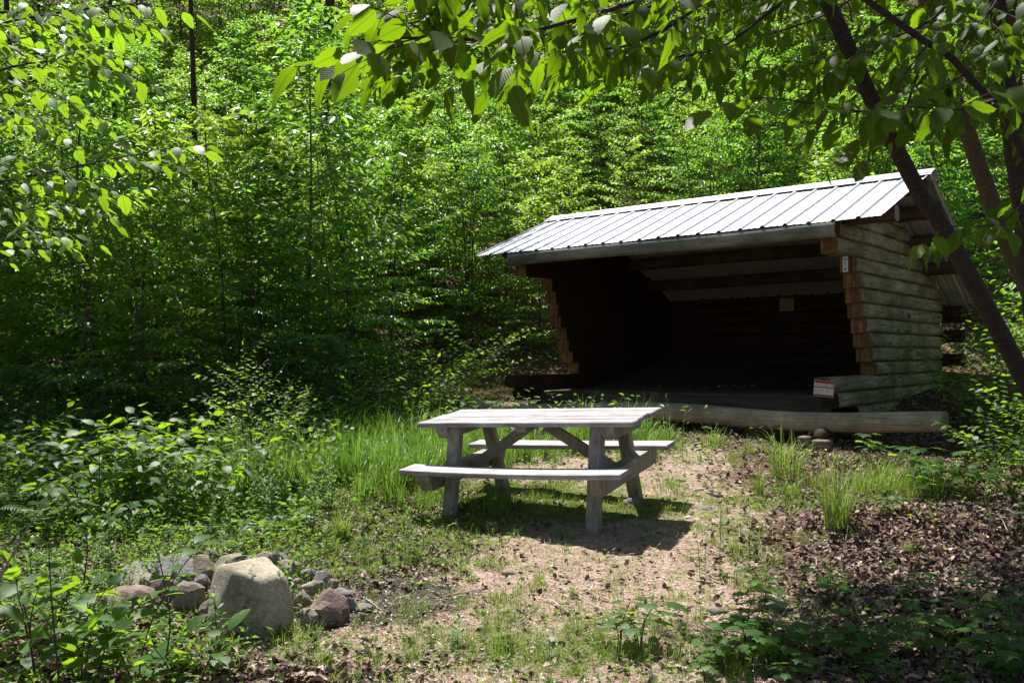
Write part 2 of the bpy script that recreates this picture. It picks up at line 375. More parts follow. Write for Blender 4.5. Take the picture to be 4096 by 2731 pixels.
# ------------------------------------------------------------------ ground
def axis_pts(lo, hi, d, far, g=1.12):
    a = list(np.arange(lo, hi, d)); s = d; x = hi
    while x < far: a.append(x); s *= g; x += s
    s = d; x = lo; b = []
    while x > -far: s *= g; x -= s; b.append(x)
    return np.array(b[::-1]+a)
gx = axis_pts(-3.6, 4.2, .035, 70); gy = axis_pts(3.6, 9.6, .035, 90)
GX, GY = np.meshgrid(gx, gy); GZ = gz(GX, GY)
near = (GX > -4) & (GX < 5) & (GY > 3.3) & (GY < 11)
GZ = GZ+near*((noise(GX, GY, .09, 5)-.5)*.016+(noise(GX, GY, .045, 6)-.5)*.012)
def masks(x, y):
    path = np.exp(-((x-.45-.12*(y-5))/(1.05+.05*(y-5)))**2)*sstep(10.5, 9.3, y)
    path = np.maximum(path, np.exp(-((x+.3)/1.2)**2-((y-4.9)/.9)**2))
    wob = noise(x, y, .5, 9)-.5
    litter = np.clip(1-path*1.25+wob*.5, 0, 1)
    litter = np.maximum(np.maximum(litter, sstep(1.6, 2.4, x+wob-.25*(y-5))), sstep(10, 11, y)*1.4)
    fire = np.exp(-((x+.95)/.65)**2-((y-5.3)/.45)**2)
    gr = np.exp(-((x+1.3)/1.1)**2-((y-6.9)/1.1)**2)*1.3+.3*np.exp(-((x-.2)/.8)**2-((y-4.9)/.4)**2)+.9*np.exp(-((x-2.7)/.8)**2-((y-7.6)/.45)**2)+.5*np.exp(-((x-1.6)/.35)**2-((y-6.6)/.8)**2)+.55*np.exp(-((x+.1)/.9)**2-((y-4.4)/.35)**2)+.8*np.exp(-((x-2.6)/.55)**2-((y-7.5)/.35)**2)
    gr = gr+.75*np.exp(-((x-.1)/1.2)**2-((y-7.9)/.7)**2)+.9*np.exp(-((x-.7)/.5)**2-((y-7.4)/.3)**2)
    return litter, np.clip(gr, 0, 1), np.clip(fire*1.3, 0, 1)
m = Mesh(); ny, nx = GX.shape
idx = np.arange(ny*nx).reshape(ny, nx); quads = np.stack([idx[:-1, :-1], idx[:-1, 1:], idx[1:, 1:], idx[1:, :-1]], -1).reshape(-1, 4)
m.v.append(np.stack([GX, GY, GZ], -1).reshape(-1, 3)); m.loops.append(quads.ravel()); m.sizes.append(np.full(len(quads), 4)); m.mi.append(np.zeros(len(quads)))
m.sm.append(np.ones(len(quads))); m.uv.append(np.zeros((len(quads)*4, 2)))
ground = tag(m.build('ground', MT['ground']), 'leaf strewn forest floor with a trodden dirt clearing', None, None, 'structure')
li, gr, fi = masks(GX, GY); ca = ground.data.color_attributes.new('mask', 'FLOAT_COLOR', 'POINT')
ca.data.foreach_set('color', np.stack([.12+li*.68, .08+gr*.75, fi, np.ones_like(li)], -1).reshape(-1, 4).astype(np.float32).ravel())

# ------------------------------------------------------------------ lean-to shelter
SY = -.6768; U = V(math.cos(SY), math.sin(SY), 0); Vv = V(-math.sin(SY), math.cos(SY), 0); U0, V0 = -5.9, 10.0
o0 = U*U0+Vv*V0
hut = thing('log_lean_to', (o0.x, o0.y, 0), 'open fronted log lean-to with ribbed metal roof facing the clearing', 'shelter', rot=(0, 0, SY))
def H(u, v, z): return (u-U0, v-V0, z)
XR, XL, TH = -3.59-U0, -8.2-U0, .205         # outer faces of the side walls, log thickness
EV, EZ, RV_, RZ = 10.12, 2.90, 11.95, 3.62   # eave and ridge (v, z)
BV, BZ = 15.25, 1.97
def roof_z(v): return EZ+(v-EV)*(RZ-EZ)/(RV_-EV) if v < RV_ else RZ+(v-RV_)*(BZ-RZ)/(BV-RV_)
def sec(z0, z1, side, r):     # D-shaped log section: (outward offset 0..TH, z)
    h = z1-z0; a = []
    for t in np.linspace(-1, 1, 11):
        a.append((TH*(1-.16*abs(t)**3-(.14 if abs(t) == 1 else 0)), z0+h*(.5+.5*t*.985)))
    e = .003 if int(z0*100) % 2 else 0
    return [(e, z0-.006)]+a+[(e, z1+.006)]
def side_log(side, z0, z1, v0, v1, name='wall_log', nseg=14, clip=True, mats=None):
    r = random.Random(int(z0*1000)+side); m = Mesh(); S_ = sec(z0, z1, side, r); k = len(S_); vs_ = []
    x_in = (XR-TH) if side > 0 else (XL+TH); ph = r.random()*6
    for i in range(nseg+1):
        t = i/nseg
        for (o, z) in S_:
            v = v0+(v1-v0)*t
            if clip:                                  # cut to the roof slope
                vmin, vmax = v0, v1
                zz = z+.05
                if zz > EZ: vmin = max(v0, EV+(zz-EZ)*(RV_-EV)/(RZ-EZ)); 
                if zz > roof_z(v1): vmax = RV_+(RZ-zz)*(BV-RV_)/(RZ-BZ)
                v = vmin+(vmax-vmin)*t
            ww = o*(1+.035*math.sin(v*3+ph)+.02*math.sin(v*9+z*40+ph)) if o > 0 else 0
            vs_.append((x_in+side*ww, v-V0, z))
    fs = []; sg = side > 0
    for i in range(nseg):
        for j in range(k):
            q = [i*k+j, i*k+(j+1) % k, (i+1)*k+(j+1) % k, (i+1)*k+j]; fs.append(q if not sg else q[::-1])
    m.add(vs_, fs, 0)
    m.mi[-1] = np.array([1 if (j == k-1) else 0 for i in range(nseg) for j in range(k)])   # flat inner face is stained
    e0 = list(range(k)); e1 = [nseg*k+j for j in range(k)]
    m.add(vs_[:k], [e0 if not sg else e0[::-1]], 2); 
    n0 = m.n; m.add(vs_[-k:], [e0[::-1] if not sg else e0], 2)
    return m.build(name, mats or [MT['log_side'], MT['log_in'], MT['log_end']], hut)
bounds = [.64, .822, .997, 1.163, 1.336, 1.511, 1.686, 1.86, 2.035, 2.21, 2.387, 2.563, 2.742, 2.915, 3.09, 3.265, 3.44]
starts = [10.9, 10.22, 10.03, 11.52, 11.43, 11.31, 11.22, 11.15, 11.06, 10.98, 10.86, 10.28, 10.26, 10.3, 10.4, 10.6]
grey_end = [MT['log_side'], MT['log_in'], MT['log_in']]
for side in (1, -1):
    for i, v0 in enumerate(starts):
        jit = ((i*37) % 7-3)*.012
        side_log(side, bounds[i]-.003, bounds[i+1]-.001, v0+(jit if 3 <= i <= 10 else 0), 14.62, clip=i > 11, mats=grey_end if i in (0, 1, 2) else None)
for i in range(10):                                    # rear wall
    m = Mesh(); z0, z1 = bounds[i+1]-.095, bounds[i+2]-.085
    ext = .28 if i % 2 else .05
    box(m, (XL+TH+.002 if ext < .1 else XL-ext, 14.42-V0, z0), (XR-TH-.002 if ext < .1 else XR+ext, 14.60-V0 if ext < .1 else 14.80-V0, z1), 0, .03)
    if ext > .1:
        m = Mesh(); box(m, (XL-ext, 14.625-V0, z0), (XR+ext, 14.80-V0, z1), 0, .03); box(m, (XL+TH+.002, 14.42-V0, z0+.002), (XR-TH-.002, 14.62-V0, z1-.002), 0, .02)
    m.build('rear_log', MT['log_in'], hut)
def round_log(x0, x1, v, z, rv_, rz_, mat, name, endmat=None, nseg=16, flat=False, wob=.01):
    m = Mesh(); k = 16; vs_ = []; ph = random.Random(int(v*10)).random()*6
    for i in range(nseg+1):
        x = x0+(x1-x0)*i/nseg
        for j in range(k):
            a = 2*math.pi*j/k; ca_, sa_ = math.cos(a), math.sin(a)
            pw = .55 if flat else .8
            yy = math.copysign(abs(ca_)**pw, ca_)*rv_; zz = math.copysign(abs(sa_)**pw, sa_)*rz_
            vs_.append((x, v-V0+yy*(1+wob*math.sin(x*2.3+ph)), z+zz+wob*.6*math.sin(x*1.7+ph)))
    m.add(vs_, [[i*k+j, (i+1)*k+j, (i+1)*k+(j+1) % k, i*k+(j+1) % k] for i in range(nseg) for j in range(k)], 0, True)
    m.add(vs_[:k], [list(range(k))], 1); m.add(vs_[-k:], [list(range(k))[::-1]], 1)
    return m.build(name, [mat, endmat or MT['log_end']], hut)
round_log(-8.15-U0, -3.55-U0, 10.13, 2.795, .09, .092, MT['fascia'], 'eave_log', MT['log_in'])
XA, XB = -8.74-U0, -3.03-U0
for v, e in ((10.62, .03), (11.95, 0), (12.5, 0), (13.1, 0), (13.72, 0), (15.0, 0)):
    zc = roof_z(v)-.125
    if v == 11.95: zc -= .03
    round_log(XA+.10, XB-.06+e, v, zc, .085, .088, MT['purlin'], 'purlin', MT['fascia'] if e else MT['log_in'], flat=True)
# sill log lying across the front
round_log(-8.68-U0, -2.40-U0, 9.79, .725, .155, .105, MT['sill'], 'sill_log', MT['sill'], 30, True, .05)
for u in (-7.9, -3.55): # stub logs and stones carrying the sill
    m = Mesh(); g0 = U*u+Vv*9.95; zg = float(gz(g0.x, g0.y))
    tube(m, [(u-U0, 9.55-V0, .565), (u-U0, 10.9-V0, .55)], [.085, .09], 12); m.build('support_log', MT['log_in'], hut)
for u, wd, hh in ((-3.70, .10, .13), (-3.52, .16, .10), (-6.9, .2, .16)):
    g0 = U*u+Vv*9.5; zg = float(gz(g0.x, g0.y)); m = Mesh(); box(m, (u-U0-wd/2, 9.42-V0, zg-.05), (u-U0+wd/2, 9.62-V0, zg+hh), 0, .012); m.build('support_stone', MT['rock_red'], hut)
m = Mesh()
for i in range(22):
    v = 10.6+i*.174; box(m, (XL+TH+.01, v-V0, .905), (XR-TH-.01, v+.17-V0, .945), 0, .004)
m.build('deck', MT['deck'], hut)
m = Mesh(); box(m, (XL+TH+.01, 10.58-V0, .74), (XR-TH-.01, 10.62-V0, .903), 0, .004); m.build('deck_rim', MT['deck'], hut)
# ribbed metal panels
def ribx():
    n = 21; pitch = (XB-XA)/n; xs = []; zs = []
    for i in range(n):
        x = XA+i*pitch
        for dx, dz in ((0, 0.022), (.012, .022), (.03, 0), (.095, 0), (.10, .004), (.115, .004), (.12, 0), (.165, 0), (.17, .004), (.185, .004), (.19, 0), (pitch-.03, 0), (pitch-.012, .022)):
            xs.append(x+dx); zs.append(dz)
    xs.append(XB); zs.append(.022); return xs, zs
def panel(v0, z0, v1, z1, name, lift=0):
    xs, zs = ribx(); m = Mesh(); k = len(xs); vs_ = []
    for t in (0, .33, .66, 1):
        for x, z in zip(xs, zs): vs_.append((x, v0+(v1-v0)*t-V0, z0+(z1-z0)*t+z+lift+.004*math.sin(x*5+t*3)))
    n = len(vs_); vs_ += [(a, b, c-.0015) for a, b, c in vs_]
    f = [[i*k+j, i*k+j+1, (i+1)*k+j+1, (i+1)*k+j] for i in range(3) for j in range(k-1)]
    f += [[n+q for q in a[::-1]] for a in f]
    f += [[j, n+j, n+j+1, j+1] for j in range(k-1)]
    m.add(vs_, f, 0)
    if lift == 0 and v0 < RV_-1:
        for i in range(43):
            for v in (10.25, 10.8, 11.35, 11.72):
                p = V(XA+.08+i*.132, v-V0, EZ+(v-EV)*(RZ-EZ)/(RV_-EV)+.002); tube(m, [p, p+V(0, 0, .009)], [.007, .005], 6, 1)
    return m.build(name, [MT['roof'], MT['screw']], hut)
fp = panel(EV-.06, EZ-.02, RV_, RZ, 'roof_panel'); panel(RV_, RZ, BV, BZ, 'roof_panel')
m = Mesh(); sl_ = (RZ-EZ)/(RV_-EV); bl = (BZ-RZ)/(BV-RV_); pr = [(-.20, -.20*sl_+.032), (-.16, -.16*sl_+.034), (-.155, -.155*sl_+.045), (-.04, -.01+.045), (0, .055), (.04, .03), (.2, .2*bl+.04)]
vs_ = [(x, RV_-V0+a, RZ+b) for x in (XA-.03, XB+.04) for a, b in pr]; vs_ += [(a, b, c-.003) for a, b, c in vs_]; k = len(pr)
f = [[j, k+j, k+j+1, j+1] for j in range(k-1)]; f += [[2*k+q for q in a[::-1]] for a in f]
f += [[j, j+1, 2*k+j+1, 2*k+j] for j in range(k-1)]+[[k+j, 3*k+j, 3*k+j+1, k+j+1] for j in range(k-1)]+[[0, 2*k, 3*k, k]]+[[k-1, 2*k-1, 4*k-1, 3*k-1]]
m.add(vs_, f, 0); m.build('ridge_cap', MT['roof'], hut)
for x in (XB-.02, XA+.02):                       # bargeboards on the rear slope
    m = Mesh(); beam(m, (x, RV_+.12-V0, roof_z(RV_+.12)-.035), (x, BV-V0, roof_z(BV)-.035), .03, .06); m.build('bargeboard', MT['fascia'], hut)
# ------------------------------------------------------------------ signs on the shelter
MT['red'] = simple('sign_red', (.30, .02, .02), .4, 0, .08, bs=0); MT['paper'] = simple('sign_paper', (.62, .60, .50), .5, 0, .05, bs=0)
MT['white'] = simple('sign_white', (.72, .74, .72), .45, 0, .05, bs=0); MT['blue'] = simple('sign_blue', (.03, .10, .22), .5, 0, .05, bs=0)
MT['plaque'] = simple('plaque_brass', (.30, .23, .09), .5, .2, .1, bs=0); MT['laminate'] = simple('laminate', (.35, .33, .30), .3, 0, .05, bs=0)
def text(body, size, mat, name, parent, loc, off=.0, rot=(math.pi/2, 0, 0), sx=1):
    cu = bpy.data.curves.new('t', 'FONT'); cu.body = body; cu.size = size; cu.align_x = 'CENTER'; cu.align_y = 'CENTER'; cu.extrude = .0006; cu.offset = off; cu.resolution_u = 3
    ob = bpy.data.objects.new('t', cu); col.objects.link(ob); dg = bpy.context.evaluated_depsgraph_get()
    me = bpy.data.meshes.new_from_object(ob.evaluated_get(dg)); bpy.data.objects.remove(ob); me.materials.clear(); me.materials.append(mat)
    o = bpy.data.objects.new(name, me); col.objects.link(o); o.parent = parent; o.location = loc; o.rotation_euler = rot; o.scale = (sx, 1, 1); return o
p = U*(-3.655)+Vv*9.945; sg = thing('hanging_sign', (p.x, p.y, 1.052), 'red and cream RESERVED notice hung on the end of the low wall log', 'sign', rot=(0, R(5), SY))
W2, H2 = .112, .093
m = Mesh(); box(m, (-W2, 0, -H2), (W2, .004, H2), 0, .001); m.build('backing', MT['laminate'], sg)
m = Mesh(); box(m, (-W2+.005, -.002, .006), (W2-.005, -.0005, H2-.005), 0, .0003); box(m, (-W2+.005, -.002, -H2+.005), (W2-.005, -.0005, -H2+.026), 0, .0003)
box(m, (-.036, -.0032, -H2+.027), (-.0345, -.0025, .005), 0, .0002); box(m, (.036, -.0032, -H2+.027), (.0375, -.0025, .005), 0, .0002); m.build('red_band', MT['red'], sg)
m = Mesh(); box(m, (-W2+.005, -.002, -H2+.0265), (W2-.005, -.0005, .0055), 0, .0003); fm_ = m
text('RESERVED', .047, MT['white'], 'lettering', sg, (0, -.0035, .034), .0016)
r = random.Random(3)
m = fm_
for cx in (-.071, 0, .071):
    for row in range(4 if cx < 0 else 3):
        z = -.006-row*.014; L = r.uniform(.012, .03) if cx >= 0 else r.uniform(.03, .045); box(m, (cx-.026, -.0034, z-.002), (cx-.026+L, -.0025, z), 1, .0002)
m.build('form_panel', [MT['paper'], MT['blue']], sg)
m = Mesh(); tube(m, [(0, 0, H2-.008), (.002, .004, H2+.016)], [.007, .007], 8); m.build('hook', MT['screw'], sg)
p = U*(-3.70)+Vv*10.805; sg2 = thing('trail_sign', (p.x, p.y, 2.476), 'narrow white trail marker with blue letters on the top log end', 'sign', rot=(0, 0, SY))
m = Mesh(); box(m, (-.031, 0, -.097), (.031, .004, .097), 0, .001); m.build('plate', MT['white'], sg2)
text('SIA', .038, MT['blue'], 'lettering', sg2, (0, -.0015, .05), .0008, sx=.85); text('A', .036, MT['blue'], 'lettering', sg2, (0, -.0015, .012), .0008); text('T', .036, MT['blue'], 'lettering', sg2, (0, -.0015, -.022), .0008)
m = Mesh()
for i in range(3): box(m, (-.012+i*.009, -.002, -.07), (-.006+i*.009, -.0005, -.048), 0, .0002)
box(m, (-.0145, -.002, -.078), (.0145, -.0005, -.0695), 0, .0002); m.build('emblem', MT['blue'], sg2)
p = U*(-5.88)+Vv*14.405; pl = thing('wall_plaque', (p.x, p.y, 2.235), 'small brass coloured plaque on the dark rear wall inside the shelter', 'plaque', rot=(0, 0, SY))
m = Mesh(); box(m, (-.135, 0, -.115), (.135, .012, .115), 0, .003); m.build('board', MT['log_in'], pl)
m = Mesh(); box(m, (-.12, -.004, -.1), (.12, -.0005, .1), 0, .001); m.build('plate', MT['plaque'], pl)
m = Mesh()
for i in range(8): box(m, (-.095, -.0055, .07-i*.02), (.095-(i % 3)*.02, -.0045, .074-i*.02), 0, .0002)
m.build('engraved_lines', MT['log_in'], pl)

# ------------------------------------------------------------------ picnic table
tb = thing('picnic_table', (.2535, 7.5159, .2065), 'grey weathered wooden picnic table with attached benches in the clearing', 'picnic table', rot=(.0921, -.0273, -.4576))
W_ = .744; bw = (W_-.008*4)/5
for i in range(5):
    m = Mesh(); y0 = -W_/2+i*(bw+.008); e = (.012, 0, -.01, .006, .004)[i]
    box(m, (-.915+(i % 2)*.006, y0, .702), (.915+e, y0+bw, .74+(i % 3)*.0015), 0, .006)
    for bx in (-.71, 0, .71):
        for by in (.035, .105): p = V(bx+rng.uniform(-.008, .008), y0+by, .7395+(i % 3)*.0015); tube(m, [p, p+V(0, 0, .002)], [.006, .005], 8, 1)
    m.build('table_board', [MT['tablewood'], MT['screw']], tb)
for s in (-1, 1):
    m = Mesh(); nseg = 10; y0, y1 = sorted((s*.685, s*.451)); sag = .016 if s < 0 else .004; vs_ = []; prof = [(y0, -.034), (y0, -.004), (y0+.005, 0), (y1-.005, 0), (y1, -.004), (y1, -.034), (y1-.004, -.038), (y0+.004, -.038)]
    for i in range(nseg+1):
        x = -.915+1.83*i/nseg; dz = -sag*(1-(x/.915)**2)
        vs_ += [(x, a, .419+b+dz) for a, b in prof]
    k = 8; m.add(vs_, [[i*k+j, i*k+(j+1) % k, (i+1)*k+(j+1) % k, (i+1)*k+j] for i in range(nseg) for j in range(k)]+[list(range(k))[::-1], [nseg*k+j for j in range(k)]])
    m.build('bench', MT['tablewood'], tb)
for sx in (-1, 1):
    for s in (-1, 1):
        m = Mesh(); beam(m, (sx*.61, s*.265, .70), (sx*.61, s*.515, -.10), .092, .10, 0, V(1, 0, 0), .01); m.build('leg', MT['tablepost'], tb)
    def bev(x0, x1, yh, z0, z1, cut, name):
        m = Mesh(); pr = [(-yh, z1), (-yh, z1-(z1-z0)*.35), (-yh+cut, z0), (yh-cut, z0), (yh, z1-(z1-z0)*.35), (yh, z1)]
        vs_ = [(x, a, b) for x in (x0, x1) for a, b in pr]; k = 6
        m.add(vs_, [[j, (j+1) % k, k+(j+1) % k, k+j] for j in range(k)]+[list(range(k))[::-1], [k+j for j in range(k)]]); m.build(name, MT['tablepost'], tb)
    xa, xb = sorted((sx*.658, sx*.76)); bev(xa, xb, .672, .243, .377, .05, 'bench_beam'); bev(xa, xb, .345, .60, .70, .05, 'top_cleat')
    m = Mesh(); beam(m, (sx*.06, 0, .665), (sx*.655, 0, .30), .04, .085); m.build('brace', MT['tablepost'], tb)
m = Mesh(); box(m, (-.045, -.34, .655), (.045, .34, .70), 0, .004); m.build('top_cleat', MT['tablepost'], tb)

# ------------------------------------------------------------------ fire ring stones
def rock(name, c, dims, seed, mat, label, group, flat=10, rz=0, rough=.06, sharp=34, taper=0):
    import bmesh as bm_
    r = np.random.RandomState(seed); b = bm_.new(); bm_.ops.create_icosphere(b, subdivisions=5 if name == 'boulder' else 3, radius=1); v = np.array([x.co[:] for x in b.verts])
    N = r.normal(size=(flat, 3)); N /= np.linalg.norm(N, axis=1)[:, None]; D = r.uniform(.5, .95, flat)
    dd = v@N.T; q = np.where(dd > .05, D/np.maximum(dd, .05), 9); s = -np.log(np.exp(-q*sharp).sum(1)+np.exp(-sharp*1.05))/sharp
    v = v*s[:, None]
    nz = sum((noise(v[:, 0]*1+v[:, 2]*.7+3, v[:, 1]-v[:, 2]*.6+5, sc, seed+i)-.5)*am for i, (sc, am) in enumerate(((.5, rough*2), (.2, rough), (.08, rough*.5))))
    v = v*(1+nz[:, None])
    zt = (v[:, 2:3]-v[:, 2].min())/(v[:, 2].max()-v[:, 2].min()); v = v*np.where(np.arange(3) < 2, 1-taper*zt**1.3, 1)
    mn, mx = v.min(0), v.max(0); v = (v-(mn+mx)/2)/(mx-mn)*np.array(dims)
    if name == 'boulder':
        k = np.clip(1-np.abs(v[:, 0]-.012-.02*np.sin(v[:, 2]*14))/.013, 0, 1)*(v[:, 2] < .08)*(v[:, 1] < 0); v[:, 1] += k*.022
        k = np.clip(1-np.abs(v[:, 2]-.085+.25*v[:, 0])/.012, 0, 1)*(v[:, 0] > -.02)*(v[:, 1] < 0); v[:, 1] += k*.014
    for x, co in zip(b.verts, v): x.co = co
    me = bpy.data.meshes.new(name); b.to_mesh(me); b.free()
    for pg in me.polygons: pg.use_smooth = name == 'boulder'
    me.materials.append(mat); o = bpy.data.objects.new(name, me); col.objects.link(o); o.location = c; o.rotation_euler = (0, 0, rz); return tag(o, label, 'rock', group)
def zp(x, y): return 300+x/1.809, 2050+y/1.809
def put_rock(cx, cy, w_, h_, seed, mat, label, lift=0, name='stone', flat=15, depth=None, rough=.10, sharp=34, taper=0):
    px, py = zp(cx, cy); bx, by = zp(cx, cy+h_*.5); g = ground_px(bx, by+6)
    yy = g.y+depth if depth else g.y+(w_/1.809)/F*g.y*.25
    p = at(px, py, yy); wd = w_/1.809/F*yy*1.25; hh = h_/1.809/F*yy*1.3
    return rock(name, (p.x, p.y, p.z-hh*.04), (wd, wd*.85, hh), seed, mat, label, 'stones of the fire ring' if name != 'boulder' else None, flat, 0, rough, sharp, taper)
MT['rock_brown'] = rockmat('rock_brown', (.12, .10, .08), (.23, .19, .155), (.33, .29, .25))
TN, GY_, RD = MT['rock_tan'], MT['rock_grey'], MT['rock_red']
put_rock(1275, 630, 510, 470, 5, TN, 'large cracked tan boulder at the front of the fire ring', 0, 'boulder', 13, None, .035, 15, .36)
RK = [(740, 415, 290, 170, GY_, 'broad pale stone at the upper left of the ring'), (470, 410, 210, 110, GY_, 'dark lichen grey stone at the far left of the ring'),
(560, 355, 130, 80, GY_, 'small grey stone behind the broad pale stone'), (520, 540, 310, 200, MT['rock_brown'], 'wide tan stone left of the boulder, speckled'), (400, 640, 330, 190, RD, 'shadowed brown stone lowest on the left side of the ring'),
(690, 600, 120, 200, RD, 'upright reddish stone between two tan stones'), (815, 615, 210, 210, MT['rock_brown'], 'blocky layered tan stone close left of the boulder'), (915, 420, 200, 190, RD, 'dark reddish wedge stone behind the boulder on its left'),
(1000, 335, 95, 115, GY_, 'small upright grey stone at the back of the ring'), (1115, 375, 200, 140, MT['rock_brown'], 'granular tan stone just behind the boulder top'), (1285, 350, 130, 70, GY_, 'flat grey stone peeking over the boulder'),
(1375, 330, 90, 90, RD, 'small rusty stone at the back right of the ring'), (1460, 340, 140, 120, GY_, 'dark angular stone at the back right of the ring'), (1565, 410, 190, 130, MT['rock_brown'], 'tan wedge stone right of the boulder top'),
(1690, 455, 100, 95, GY_, 'pale tilted slab in the right heap'), (1795, 485, 130, 120, GY_, 'grey block topmost in the right heap'), (1722, 550, 160, 115, MT['rock_brown'], 'brown smooth stone in the middle of the right heap'),
(1612, 515, 90, 75, RD, 'small pinkish stone beside the ash'), (1915, 580, 140, 60, GY_, 'thin flat stone capping the round brown rock'), (1840, 690, 250, 230, RD, 'round rough brown rock at the right end of the ring'),
(1550, 600, 110, 90, GY_, 'grey chip of rock beside the boulder right flank'), (1645, 625, 110, 120, RD, 'dark stone leaning under the smooth brown stone'), (1990, 665, 75, 100, GY_, 'narrow stone leaning on the round brown rock'),
(2090, 690, 105, 62, MT['rock_brown'], 'loose flat pebble right of the ring'), (2078, 745, 60, 52, GY_, 'small round pebble right of the ring'), (920, 515, 95, 115, GY_, 'small grey stone wedged left of the boulder'),
(950, 710, 85, 165, RD, 'tall dark stone touching the boulder left side'), (1680, 750, 150, 110, MT['rock_brown'], 'mossy low stone under the right heap'), (1870, 520, 70, 70, MT['rock_brown'], 'small tan stone tucked behind the grey block'), (1500, 700, 110, 90, GY_, 'flat grey stone at the boulder right foot'),
(1000, 440, 90, 80, RD, 'small dark red stone behind the boulder shoulder')]
for i, (cx, cy, w_, h_, mt, lb) in enumerate(RK): put_rock(cx, cy, w_, h_, 40+i, mt, lb)
# flat stones in the path and other loose stones
FS = [(2830, 2040, 90, 'largest'), (2760, 2075, 60, 'second'), (2860, 1985, 70, ''), (2790, 1960, 50, ''), (2900, 2100, 55, ''), (2700, 2130, 45, ''), (2030, 2300, 60, ''), (1600, 2235, 50, ''), (1560, 2190, 60, ''), (1500, 2240, 55, ''), (2440, 2230, 40, ''), (1700, 2190, 40, ''), (2360, 2320, 35, ''), (1930, 2400, 40, ''), (1810, 2560, 50, ''), (2600, 2460, 45, ''), (2720, 1930, 50, ''), (2950, 1930, 50, ''), (1380, 2200, 60, ''), (1440, 2620, 45, '')]
for i, (px, py, w_, _) in enumerate(FS):
    g = ground_px(px, py); wd = w_/F*g.y
    rock('flat_stone', (g.x, g.y, g.z+.003), (wd, wd*.7, wd*.22), 200+i, (GY_, TN)[i % 2], 'flat grey stone chip pressed into the dirt of the clearing', 'flat stones set in the dirt', 8, i)
for i, (px, py, w_, mt, lb) in enumerate([(3110, 2440, 95, TN, 'mossy tan rock half buried in dark leaf litter'), (2740, 2440, 60, TN, 'pale rounded stone beside a moss patch at the path edge'), (2860, 2455, 55, GY_, 'small grey stone right of the moss patch'), (3760, 1960, 90, TN, 'rounded stone on the leafy mound under the sunlit maple seedling'), (2525, 2030, 70, GY_, 'dark stone beside the far right table foot')]):
    g = ground_px(px, py); wd = w_/F*g.y; rock('stone', (g.x, g.y, g.z+wd*.15), (wd, wd*.8, wd*.6), 300+i, mt, lb, None, 9)

# ------------------------------------------------------------------ stuff: litter, chips, grass, ground cover
def scatter(n, dens, x0=-4.2, x1=5.2, y0=3.7, y1=11.0, pw=1.6):
    out = []
    while sum(map(len, out)) < n:
        y = y0*(y1/y0)**nr.rand(n); half = .6*y; x = nr.uniform(-1, 1, n)*half; ok = (x > x0) & (x < x1)&(nr.rand(n) < dens(x, y)); out.append(np.stack([x[ok], y[ok]], 1))
    return np.concatenate(out)[:n]
def in_hut(x, y):
    u = x*U.x+y*U.y; v = x*Vv.x+y*Vv.y; return (u > -8.3) & (u < -3.5) & (v > 9.6) & (v < 14.8)
def rot_mats(n, tilt, size, ysc=1, zsc=1):
    a = nr.uniform(0, 2*np.pi, n); t = nr.normal(0, tilt, n); s = nr.normal(0, tilt, n)
    ca_, sa_ = np.cos(a), np.sin(a); Rz = np.zeros((n, 3, 3)); Rz[:, 0, 0] = ca_; Rz[:, 0, 1] = -sa_; Rz[:, 1, 0] = sa_; Rz[:, 1, 1] = ca_; Rz[:, 2, 2] = 1
    Rx = np.zeros((n, 3, 3)); Rx[:, 0, 0] = 1; Rx[:, 1, 1] = np.cos(t); Rx[:, 1, 2] = -np.sin(t); Rx[:, 2, 1] = np.sin(t); Rx[:, 2, 2] = np.cos(t)
    Ry = np.zeros((n, 3, 3)); Ry[:, 1, 1] = 1; Ry[:, 0, 0] = np.cos(s); Ry[:, 0, 2] = np.sin(s); Ry[:, 2, 0] = -np.sin(s); Ry[:, 2, 2] = np.cos(s)
    M = Rz@Rx@Ry; S = np.zeros((n, 3, 3)); S[:, 0, 0] = size; S[:, 1, 1] = size*ysc; S[:, 2, 2] = size*zsc; return M@S
def on_ground(P, dz): return np.stack([P[:, 0], P[:, 1], gz(P[:, 0], P[:, 1])+dz], 1)
CURL = T([(0, -.5, .05), (.32, -.22, .22), (.36, .2, .12), (0, .55, .16), (-.34, .18, .25), (-.3, -.25, .08), (0, 0, 0)], [(6, 0, 1), (6, 1, 2), (6, 2, 3), (6, 3, 4), (6, 4, 5), (6, 5, 0)])
CURL2 = T([(0, -.5, .28), (.25, -.2, .1), (.42, .3, .3), (.05, .5, .02), (-.3, .3, .05), (-.38, -.2, .3), (0, 0, .05)], [(6, 0, 1), (6, 1, 2), (6, 2, 3), (6, 3, 4), (6, 4, 5), (6, 5, 0)])
m = Mesh()
for TT, n in ((CURL, 30000), (CURL2, 30000)):
    P = scatter(n, lambda x, y: masks(x, y)[0]**1.5*.93+.05, -5, 6, 3.6, 14); m.stamp(TT, on_ground(P, .008+nr.rand(n)*.014), rot_mats(n, .5, nr.uniform(.014, .05, n), 1.15, 1.0), 0, False)
tag(m.build('leaf_litter', MT['litter']), 'curled dead brown leaves carpeting the ground around the clearing', 'leaf litter', None, 'stuff')
CHIP = T([(-.5, -.2, 0), (.5, -.25, .05), (.55, .2, .1), (-.45, .25, .02)], [(0, 1, 2, 3)])
m = Mesh(); n = 70000; P = scatter(n, lambda x, y: 1-.55*masks(x, y)[0], -4, 5, 3.6, 11); m.stamp(CHIP, on_ground(P, .004+nr.rand(n)*.008), rot_mats(n, .3, nr.uniform(.004, .02, n), nr.uniform(.25, .9, n), 1), 0, False)
NEED = T([(-.5, 0, 0), (0, .03, .03), (.5, 0, 0), (0, -.03, .03)], [(0, 3, 2, 1)])
